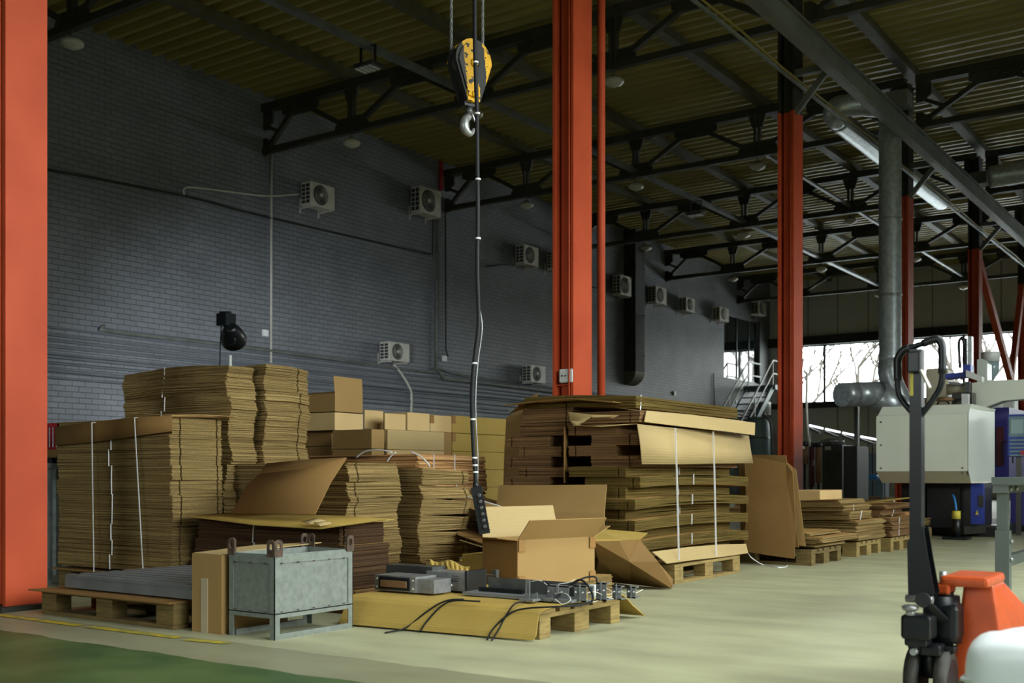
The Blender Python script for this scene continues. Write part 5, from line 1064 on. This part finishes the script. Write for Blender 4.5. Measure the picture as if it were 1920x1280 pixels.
MB().cbox((jx-.0, jy-.01, tops[0].z-.03), (jx+.06, yf, tops[0].z+.01), .01).build('piston_seat', 'jack_orange', t)
for s in (0, 1): MB().cbox((c3_.x-.05+s*.2, yf+.15, .05), (c3_.x+.09+s*.2, yf+1.3, .10), .01).build('fork', 'jack_orange', t)
for s in (0, 1): MB().lathe((c3_.x-.01+s*.2, yf+1.15, .04), [(.04, 0), (.04, .06)], 16, (1, 0, 0)).build('load_wheel', 'rubber', t)
# white padded block in the corner
q = PZ(1796, 1240, 2.75)
t = thing('white_sack', (q.x+.25, q.y+.2, 0), 'white padded sack in the bottom right corner', 'sack')
bm = bmesh.new(); bmesh.ops.create_cube(bm, size=1)
bmesh.ops.subdivide_edges(bm, edges=bm.edges[:], cuts=5, use_grid_fill=True)
for v in bm.verts:
    x, y, z = v.co*2; r = (abs(x)**12+abs(y)**12+abs(z)**12)**(1/12); m_ = max(abs(x), abs(y), abs(z)); k_ = m_/r if r else 1
    k_ = .35+.65*k_
    v.co = Vector((q.x+.28+x*.28*k_, q.y+.22+y*.22*k_, .205+z*.2*k_+.012*math.sin(x*4+y*3)))
bm.verts.index_update(); s_ = MB().poly([v.co.copy() for v in bm.verts], [tuple(v.index for v in f.verts) for f in bm.faces], True); bm.free()
so_ = s_.build('bag', 'white_sack', t); sb = so_.modifiers.new('subsurf', 'SUBSURF'); sb.levels = sb.render_levels = 2
MB().tube([(q.x+.01, q.y+.42, .30), (q.x-.005, q.y+.2, .30), (q.x+.005, q.y+.02, .30), (q.x+.2, q.y-.004, .295), (q.x+.55, q.y-.002, .30)], .006, 8).build('seam', 'white_sack', t)
# dark grey bench frame
L0 = PZ(1880, 1000, 5.6); bxx, byy = L0.x, L0.y
t = thing('steel_table_frame', (bxx, byy, 0), 'dark grey bolted table frame cut by the right edge', 'table')
MB().box((bxx-.024, byy-.024, .52), (bxx+.028, byy+.024, .72)).box((bxx-.030, byy-.032, 0), (bxx+.036, byy+.032, .53)).build('leg', 'bench_grey', t)
MB().box((bxx-.030, byy+1.3, 0), (bxx+.036, byy+1.364, .72)).build('leg', 'bench_grey', t)
MB().box((bxx-.036, byy-.06, .72), (bxx+.036, byy+1.4, .762)).build('top_rail', 'bench_grey', t)
MB().box((bxx-.04, byy-.065, .762), (bxx+.9, byy+1.4, .80)).build('table_top', 'bench_grey', t)
MB().box((bxx-.012, byy+.03, .345), (bxx+.024, byy+1.3, .40)).build('lower_rail', 'bench_grey', t)
for yy in (0, .14): MB().lathe((bxx+.036, byy+yy-.01, .742), [(.012, 0), (.015, .004), (.007, .014)], 12, (1, 0, 0)).build('bolt', 'steel', t)
for zz_ in (.475, .385): MB().lathe((bxx+.036, byy, zz_), [(.012, 0), (.015, .004), (.007, .014)], 12, (1, 0, 0)).build('bolt', 'steel', t)
# ================= MOULDING MACHINE AREA =================
YM = 14.5
t = thing('moulding_machine', (-3.6, 15.3, 0), 'cream and blue injection moulding machine at the right', 'machine')
x0, x1 = PY(1643, 800, YM).x, PY(1814, 800, YM).x
pr = [(YM+.12, .71), (YM, .86), (YM, 1.58), (YM+.1, 1.70), (YM+1.5, 1.70), (YM+1.5, .71)]
MB().prism([(x0, y, z) for y, z in pr[1:3]]+[(x0, YM+1.5, 1.58), (x0, YM+1.5, .86)], (x1-x0, 0, 0)).build('guard_body', 'cream_metal', t)
MB().prism([(x0+.02, YM, 1.582), (x0+.05, YM+.1, 1.70), (x0+.05, YM+1.5, 1.70), (x0, YM+1.5, 1.582)], (x1-x0-.02, 0, 0)).build('guard_top', 'cream_metal', t)
MB().prism([(x0, YM, .858), (x0+.04, YM+.12, .71), (x0+.04, YM+1.5, .71), (x0, YM+1.5, .858)], (x1-x0-.02, 0, 0)).build('guard_skirt', 'cream_dark', t)
MB().prism([(x1+.004, y, z) for y, z in pr], (.012, 0, 0)).build('guard_end', 'cream_light', t)
for x, z in ((x0+.06, 1.5), (x0+.06, 1.2), (x0+.06, .9), (x1-.06, .9), (x1-.06, .84)): MB().lathe((x, YM, z), [(.012, 0), (.008, -.008)], 8, (0, 1, 0)).build('screw', 'dark_cabinet', t)
ym = 15.2
for (xa, xb, m) in ((1690, 1735, 'machine_dark'), (1738, 1800, 'machine_dark')):
    a, b = PY(xa, 900, ym), PY(xb, 900, ym); MB().box((a.x, ym, .12), (b.x, ym+.6, .70)).build('lower_body', m, t)
a, b = PY(1806, 900, 15.4), PY(1832, 900, 15.4); MB().box((a.x, 15.4, .1), (b.x, 16.3, .70)).build('grey_column', 'dark_cabinet', t)
a, b = PY(1820, 900, 15.1), PY(1843, 900, 15.1); bp_ = MB().box((a.x, 15.1, .18), (b.x, 15.2, .70)).build('blue_door', 'blue_paint', t)
c = PY(1832, 960, 15.09); MB().prism([(c.x-.02, 15.09, .30), (c.x+.02, 15.09, .30), (c.x, 15.09, .36)], (0, -.004, 0)).build('warning_triangle', 'label_yellow', bp_)
c = PY(1838, 940, 15.09); MB().box((c.x-.02, 15.085, .40), (c.x+.04, 15.099, .55)).build('grey_panel', 'dark_cabinet', bp_)
MB().box((PY(1690, 985, 15.4).x, 15.4, .002), (PY(1885, 985, 15.9).x, 18.5, .13)).build('shade_plinth', 'machine_dark', t)  # dark base added wide to stand in for the shade under the machine
MB().bar((PY(1800, 985, 15).x, 15, .1), (PY(1885, 980, 15.9).x, 15.9, .1), .12, .1).build('machine_foot', 'dark_cabinet', t)
a = PY(1864, 800, 17); b = PY(1892, 800, 17); MB().box((a.x, 17, .6), (b.x, 19, 1.78)).build('indigo_cover', 'indigo_paint', t)
a = PY(1868, 800, 16.98); b = PY(1882, 800, 16.98); MB().box((a.x, 16.97, .95), (b.x, 17, 1.5)).build('window_panel', 'maroon', t)
MB().box((-3.2, 17.0, .1), (-1.5, 19.5, .62)).build('machine_base', 'indigo_paint', t)
MB().bar(PY(1880, 828, 16.9), PY(1899, 828, 16.9), .02).bar(PY(1899, 828, 16.9), PY(1899, 868, 16.9), .02).bar(PY(1880, 828, 16.9), PY(1880, 868, 16.9), .02).build('door_handle', 'black_plastic', t)
t = thing('machine_console', tuple(PY(1905, 815, 16.0)), 'blue control panel with a pale screen and rows of keys', 'control panel')
a, b = PY(1889, 777, 16), PY(1926, 777, 16); z1, z0 = PY(1889, 777, 16).z, PY(1889, 856, 16).z
MB().cbox((a.x, 16, z0), (b.x+.05, 16.12, z1), .01).build('housing', 'blue_paint', t)
MB().box((a.x+.02, 15.99, z1-.30), (b.x-.02, 16.0, z1-.03)).build('bezel', 'tank_grey', t); MB().box((a.x+.045, 15.983, z1-.26), (b.x-.045, 15.99, z1-.07)).build('screen', 'screen_glass', t)
for k_ in range(5): MB().box((a.x+.03, 15.985, z1-.36-k_*.05), (b.x-.03, 16.0, z1-.335-k_*.05)).build('key_row', 'tank_grey', t)
MB().lathe((b.x-.05, 16, z0+.05), [(.03, 0), (.03, -.03)], 12, (0, 1, 0)).build('stop_button', 'red_plastic', t)
MB().bar(((a.x+b.x)/2, 16.1, z0), ((a.x+b.x)/2, 16.1, 0), .06).build('stand', 'dark_cabinet', t)
# things above the guard
t = thing('robot_arm', tuple(PY(1815, 720, 15.8)), 'take-out robot with blue slide and tall column on the moulding machine', 'robot')
Y_ = 15.8
def pz(nm, px, Y, dep, m): MB().prism([PY(x, y, Y) for x, y in px], (0, dep, 0)).build(nm, m, t)
pz('blue_slide', [(1771, 701), (1813, 696), (1813, 706), (1771, 710)], Y_, .25, 'blue_paint'); pz('blue_block', [(1805, 683), (1820, 683), (1820, 697), (1805, 698)], Y_, .2, 'blue_paint')
pz('white_slide', [(1811, 693), (1841, 706), (1841, 716), (1811, 706)], Y_-.05, .15, 'white_plastic'); pz('column', [(1814, 630), (1822, 630), (1822, 700), (1814, 700)], Y_+.1, .1, 'galvanised')
pz('track', [(1808, 634), (1812, 634), (1812, 695), (1808, 695)], Y_+.1, .06, 'black_plastic')
MB().tube(smooth_path([PY(x, y, Y_+.1) for x, y in ((1800, 690), (1798, 650), (1799, 638), (1804, 634), (1808, 645))], 5), .02, 8).build('cable_chain', 'black_plastic', t)
pz('gripper_frame', [(1777, 715), (1808, 718), (1800, 722), (1780, 720)], Y_-.1, .3, 'grey_profile'); pz('wrist', [(1810, 715), (1818, 715), (1818, 735), (1810, 735)], Y_-.1, .08, 'dark_steel')
pz('white_valve', [(1803, 738), (1815, 738), (1815, 757), (1803, 757)], Y_-.3, .1, 'white_plastic')
MB().tube([PY(1776, 730, Y_+.05), PY(1812, 727, Y_+.05)], .075, 14).build('cylinder', 'cream_dark', t)
MB().tube(smooth_path([PY(x, y, Y_-.1) for x, y in ((1757, 758), (1768, 745), (1780, 757))], 5), .012, 6).tube(smooth_path([PY(x, y, Y_-.1) for x, y in ((1760, 747), (1790, 750), (1812, 742))], 5), .01, 6).build('hose', 'black_cable', t)
pz('mounting_foot', [(1785, 735), (1822, 735), (1822, 765), (1785, 765)], Y_, .25, 'dark_cabinet')
tag(MB().prism([PY(x, y, 16.2) for x, y in ((1822, 718), (1850, 713), (1960, 710), (1960, 744), (1880, 751), (1845, 764), (1822, 760))], (0, .3, 0)).build('machine_beam', 'cream_metal'), 'white tapering machine beam reaching to the right edge', 'machine beam')
tag(MB().prism([PY(x, y, 16.4) for x, y in ((1832, 674), (1841, 672), (1851, 681), (1851, 716), (1832, 716))], (0, .3, 0)).build('motor_cover', 'cream_light'), 'small cream motor cover beside the robot column', 'machine cover')
t = thing('material_hopper', tuple(PY(1857, 700, 17)), 'round white material hopper behind the robot', 'hopper')
hpz = lambda y: PY(1857, y, 17).z
hx_ = PY(1857, 700, 17).x
MB().lathe((hx_, 17, 0), [(.13, hpz(678)), (.13, hpz(662)), (.12, hpz(660))], 20).build('lid', 'white_plastic', t); MB().lathe((hx_, 17, 0), [(.04, hpz(716)), (.06, hpz(708)), (.12, hpz(694)), (.12, hpz(678))], 20).build('bin', 'screen_glass', t); MB().tube([(hx_, 17, .62), (hx_, 17, hpz(714))], .03, 10).build('stand', 'dark_cabinet', t)
tag(MB().cbox((PY(1735, 748, 16.5).x, 16.5, .65), (PY(1777, 748, 16.5).x, 16.9, PY(1735, 691, 16.5).z), .03).build('machine_cover', 'cream_dark'), 'rounded grey-cream cover seen through the truck handle loop', 'machine cover')
tag(MB().lathe(tuple(PY(1772, 752, 15.6)), [(.11, 0), (.13, .02), (.10, .05), (.03, .06)], 20).build('copper_cap', 'brown_roll'), 'brown round cap on top of the machine guard', 'cap')
t = thing('blower_unit', tuple(PY(1880, 770, 18)), 'white rounded blower behind the machine beam', 'blower')
MB().lathe(tuple(PY(1866, 778, 18)), [(.25, 0), (.25, .22), (.2, .28)], 20).build('housing', 'white_plastic', t); a = PY(1886, 772, 17.8); MB().cbox((a.x-.05, 17.8, a.z-.05), (a.x+.12, 18.1, a.z+.22), .02).build('connector', 'white_plastic', t)
t = thing('coolant_stand', tuple(G(1788, 990)), 'black bottle stand with yellow label beside the far pallet', 'machine part')
p = PY(1793, 975, 14.6); MB().tube([(p.x, 14.6, 0.02), (p.x, 14.6, .30)], .05, 12).build('body', 'black_plastic', t); MB().tube([(p.x, 14.6, .26), (p.x, 14.6, .36)], .053, 12).build('label', 'label_yellow', t)
MB().tube(smooth_path([PY(1786, 928, 14.7), PY(1790, 936, 14.65), (p.x, 14.6, .36)], 4), .015, 8).build('blue_hose', 'blue_plastic', t); MB().box((p.x-.15, 14.5, 0), (p.x+.15, 14.75, .03)).build('base', 'black_plastic', t)
# grey post and dark cabinets left of the machine
def cab(nm, xa, xb, yt, Y, dep, m, lab, cat, z0=0.):
    a, b = PY(xa, yt, Y), PY(xb, yt, Y); return tag(MB().cbox((a.x, Y, z0), (b.x, Y+dep, a.z), .01).build(nm, m), lab, cat)
t = thing('dryer_cabinet', tuple(PY(1560, 900, 18)), 'dark stainless dryer cabinet with round lid', 'cabinet')
a, b = PY(1541, 834, 18), PY(1579, 834, 18); MB().cbox((a.x, 18, .0), (b.x, 18.6, a.z), .01).build('body', 'dark_cabinet', t)
c = PY(1560, 834, 18.3); MB().lathe((c.x, 18.3, a.z), [(.17, 0), (.17, .04), (.2, .05), (.2, .08), (.1, .11)], 20).build('lid', 'steel', t)
c = PY(1552, 840, 17.99); MB().box((c.x-.05, 17.985, c.z-.03), (c.x+.05, 18, c.z+.03)).build('label', 'lamp_opal', t)
cab('control_cabinet', 1581, 1607, 836, 17.6, .6, 'machine_dark', 'tall black cabinet right of the stainless dryer', 'cabinet')
for xa, xb, yt, yb2, m, lb, in ((1503, 1515, 836, 870, 'brown_roll', 'brown filter cylinder, first right of the orange column'), (1517, 1527, 838, 912, 'maroon', 'maroon upright cylinder right of the brown filter'), (1529, 1540, 838, 905, 'brown_roll', 'brown upright cylinder beside the dryer')):
    a, b = PY(xa, yt, 17.2), PY(xb, yt, 17.2); r = (b.x-a.x)/2; zt_ = a.z; zb_ = max(.0, PY(xa, yb2, 17.2).z) if m == 'maroon' else PY(xa, yb2, 17.2).z
    t = thing('filter_cylinder', ((a.x+b.x)/2, 17.2, 0), lb, 'cylinder')
    MB().tube([((a.x+b.x)/2, 17.2, 0), ((a.x+b.x)/2, 17.2, zb_)], .02, 8).build('stand', 'machine_dark', t)
    MB().tube([((a.x+b.x)/2, 17.2, zb_), ((a.x+b.x)/2, 17.2, zt_)], r, 16).build('body', m, t); MB().tube([((a.x+b.x)/2, 17.2, zt_), ((a.x+b.x)/2, 17.2, zt_+.07)], r*1.15, 16).build('cap', 'black_plastic', t)
tag(MB().tube([PY(1499, 985, 16.9), PY(1501, 842, 16.9), PY(1508, 838, 16.9)], .025, 8).build('white_pipe', 'wire_white'), 'thin white pipe rising right of the third column', 'pipe')
tag(MB().tube(smooth_path([Vector((-5.855, 15.98, PY(1510, 700, 16.4).z)), PY(1510, 698, 16.4), PY(1513, 704, 16.4), PY(1512, 750, 16.4), PY(1514, 800, 16.6), PY(1518, 836, 16.9)], 5), .02, 8).build('air_hose', 'wire_white'), 'pale hose hanging beside the third column', 'hose')
t = thing('hall_post', (PY(1606, 800, 19.5).x, 19.5, 0), 'slim grey post under the silver duct end', 'post')
MB().box((PY(1603, 800, 19.5).x, 19.45, 0), (PY(1610, 800, 19.5).x, 19.55, PY(1606, 760, 19.5).z)).build('shaft', 'pipe_paint', t)
# row of bench lights
t = thing('bench_light_rail', tuple(PY(1580, 810, 24)), 'slanting row of bright bench lights behind the dryer', 'light rail')
pa_ = [(1518, 797), (1548, 804), (1580, 811), (1614, 818), (1650, 825)]
for i, (x, y) in enumerate(pa_[:-1]):
    nx, ny = pa_[i+1]; p, q = PY(x, y, 24), PY(nx-5, ny-1, 24)
    MB().bar(p, q, .06, .04).build('lamp_tube', 'tube_glow', t); MB().bar(p+Vector((0, -.05, -.06)), q+Vector((-.05, -.05, -.1)), .16, .05).build('shade', 'pipe_paint', t)
for x, y in ((1519, 800), (1582, 812), (1637, 822)): p = PY(x, y, 24.1); MB().bar(p, (p.x, 24.1, 0), .03).build('upright', 'dark_cabinet', t)
t = thing('work_bench', tuple(PY(1630, 900, 23)), 'far work bench with red and blue goods behind the dryer', 'bench')
a, b = PY(1606, 898, 23), PY(1660, 898, 23); MB().box((a.x, 23, a.z-.03), (b.x, 23.7, a.z)).build('bench_top', 'tank_grey', t)
for x in (a.x+.02, b.x-.1): MB().box((x, 23.02, 0), (x+.05, 23.07, a.z-.03)).build('leg', 'tank_grey', t)
for nm, xa, xb, m, lb in (('red_bag', 1609, 1624, 'red_plastic', 'red goods on the far work bench'), ('blue_bag', 1628, 1647, 'blue_plastic', 'blue goods on the far work bench')):
    p, q = PY(xa, 898, 23.2), PY(xb, 898, 23.2); tag(MB().cbox((p.x, 23.1, a.z), (q.x, 23.5, a.z+.09), .03).build(nm, m), lb, 'bag')
tag(MB().box((a.x, 23.05, a.z-.95 if a.z > 1 else .02), (b.x, 23.6, .36)).build('cardboard_box', 'kraft_dark'), 'long brown carton under the far work bench', 'cardboard box')
tag(MB().box((PY(1606, 850, 26).x, 26, 0), (PY(1660, 850, 26).x, 26.3, PY(1606, 850, 26).z)).build('storage_cabinet', 'tank_grey'), 'low grey cabinet behind the far work bench', 'cabinet')
# stairs in the far corner
t = thing('steel_stairs', (-16.3, 40, 0), 'grey steel stairs with handrails climbing to the corner window', 'stairs')
rT, rB_ = PX(1449, 727, -15.9), PX(1417, 790, -15.9); lT = Vector((-16.9, rT.y, rT.z)); lB = Vector((-16.9, rB_.y, rB_.z))
k_ = rB_.z/(rT.z-rB_.z); r0 = rB_+(rB_-rT)*k_; l0 = lB+(lB-lT)*k_
for a, b in ((rT, r0), (lT, l0)): MB().bar(a, b, .05, .22).build('stringer', 'steps_grey', t)
for i in range(16):
    p = r0.lerp(rT, (i+.5)/16); MB().box((-16.9, p.y-.12, p.z), (-15.9, p.y+.12, p.z+.03)).build('step', 'steps_grey', t)
MB().box((-17.1, rT.y, rT.z-.05), (-15.8, rT.y+1.2, rT.z+.12)).build('landing', 'steps_grey', t)
for X in (-15.9, -16.9):
    for h_ in (.55, 1.05): MB().bar((X, r0.y, r0.z+h_), (X, rT.y, rT.z+h_), .045).bar((X, rT.y, rT.z+h_), (X, rT.y+1.2, rT.z+h_), .045).build('handrail', 'white_plastic', t)
    for f_ in (0, .33, .66, 1): p = r0.lerp(rT, f_); MB().bar((X, p.y, p.z), (X, p.y, p.z+1.05), .04).build('baluster', 'white_plastic', t)
for X in (-15.95,): MB().box((X, rT.y+1.1, 0), (X+.1, rT.y+1.2, rT.z)).build('support_post', 'steps_grey', t)
c = PY(1421, 800, 37.0)
t = thing('storage_tank', (c.x, 37, 0), 'blue-grey cylindrical tank at the foot of the stairs', 'tank')
MB().lathe((c.x, 37, 0), [(.42, 0), (.42, 2.75), (.36, 2.85)], 28).build('shell', 'tank_grey', t)
for z in (1.3, 2.1): MB().lathe((c.x, 37, z), [(.43, 0), (.44, .02), (.43, .04)], 28).build('hoop', 'dark_steel', t)
MB().tube(smooth_path([(c.x+.3, 36.8, 2.9), (c.x+.55, 36.8, 2.6), (c.x+.6, 36.8, 1.5), (c.x+.5, 36.8, .1)], 5), .05, 8).build('hose', 'pipe_paint', t)
# ================= OUTSIDE =================
struct(MB().box((-60, WF+.5, -.3), (30, 120, -.05)), 'ground', 'snow')
RT_ = random.Random(3)
def tree(x, y, h, lab):
    mb = MB()
    def grow(p, d, L_, r, dep):
        q = p+d*L_; m_ = p.lerp(q, .5)+Vector((RT_.uniform(-.06, .06), RT_.uniform(-.06, .06), 0))*L_
        mb.tube([p, m_, q], [r, r*.85, r*.7], 5, caps=False)
        if dep == 0: return
        for _ in range(3 if dep > 2 else 2):
            a = RT_.uniform(0, 6.28); sp_ = RT_.uniform(.3, .75); nd = (d+Vector((math.cos(a), math.sin(a), RT_.uniform(-.1, .4)))*sp_).normalized(); grow(p.lerp(q, RT_.uniform(.55, 1)), nd, L_*RT_.uniform(.6, .8), r*.62, dep-1)
    grow(Vector((x, y, -.05)), Vector((RT_.uniform(-.05, .05), 0, 1)).normalized(), h*.42, .15, 5)
    tag(mb.build('bare_tree', 'bark'), lab, 'tree', 'bare trees outside the far windows')
for i in range(11):
    tree(-23+i*2.6+RT_.uniform(-.6, .6), 52+RT_.uniform(0, 9), RT_.uniform(8, 11), 'leafless tree outside the far windows, %s from the left' % ['first', 'second', 'third', 'fourth', 'fifth', 'sixth', 'seventh', 'eighth', 'ninth', 'tenth', 'eleventh'][i])
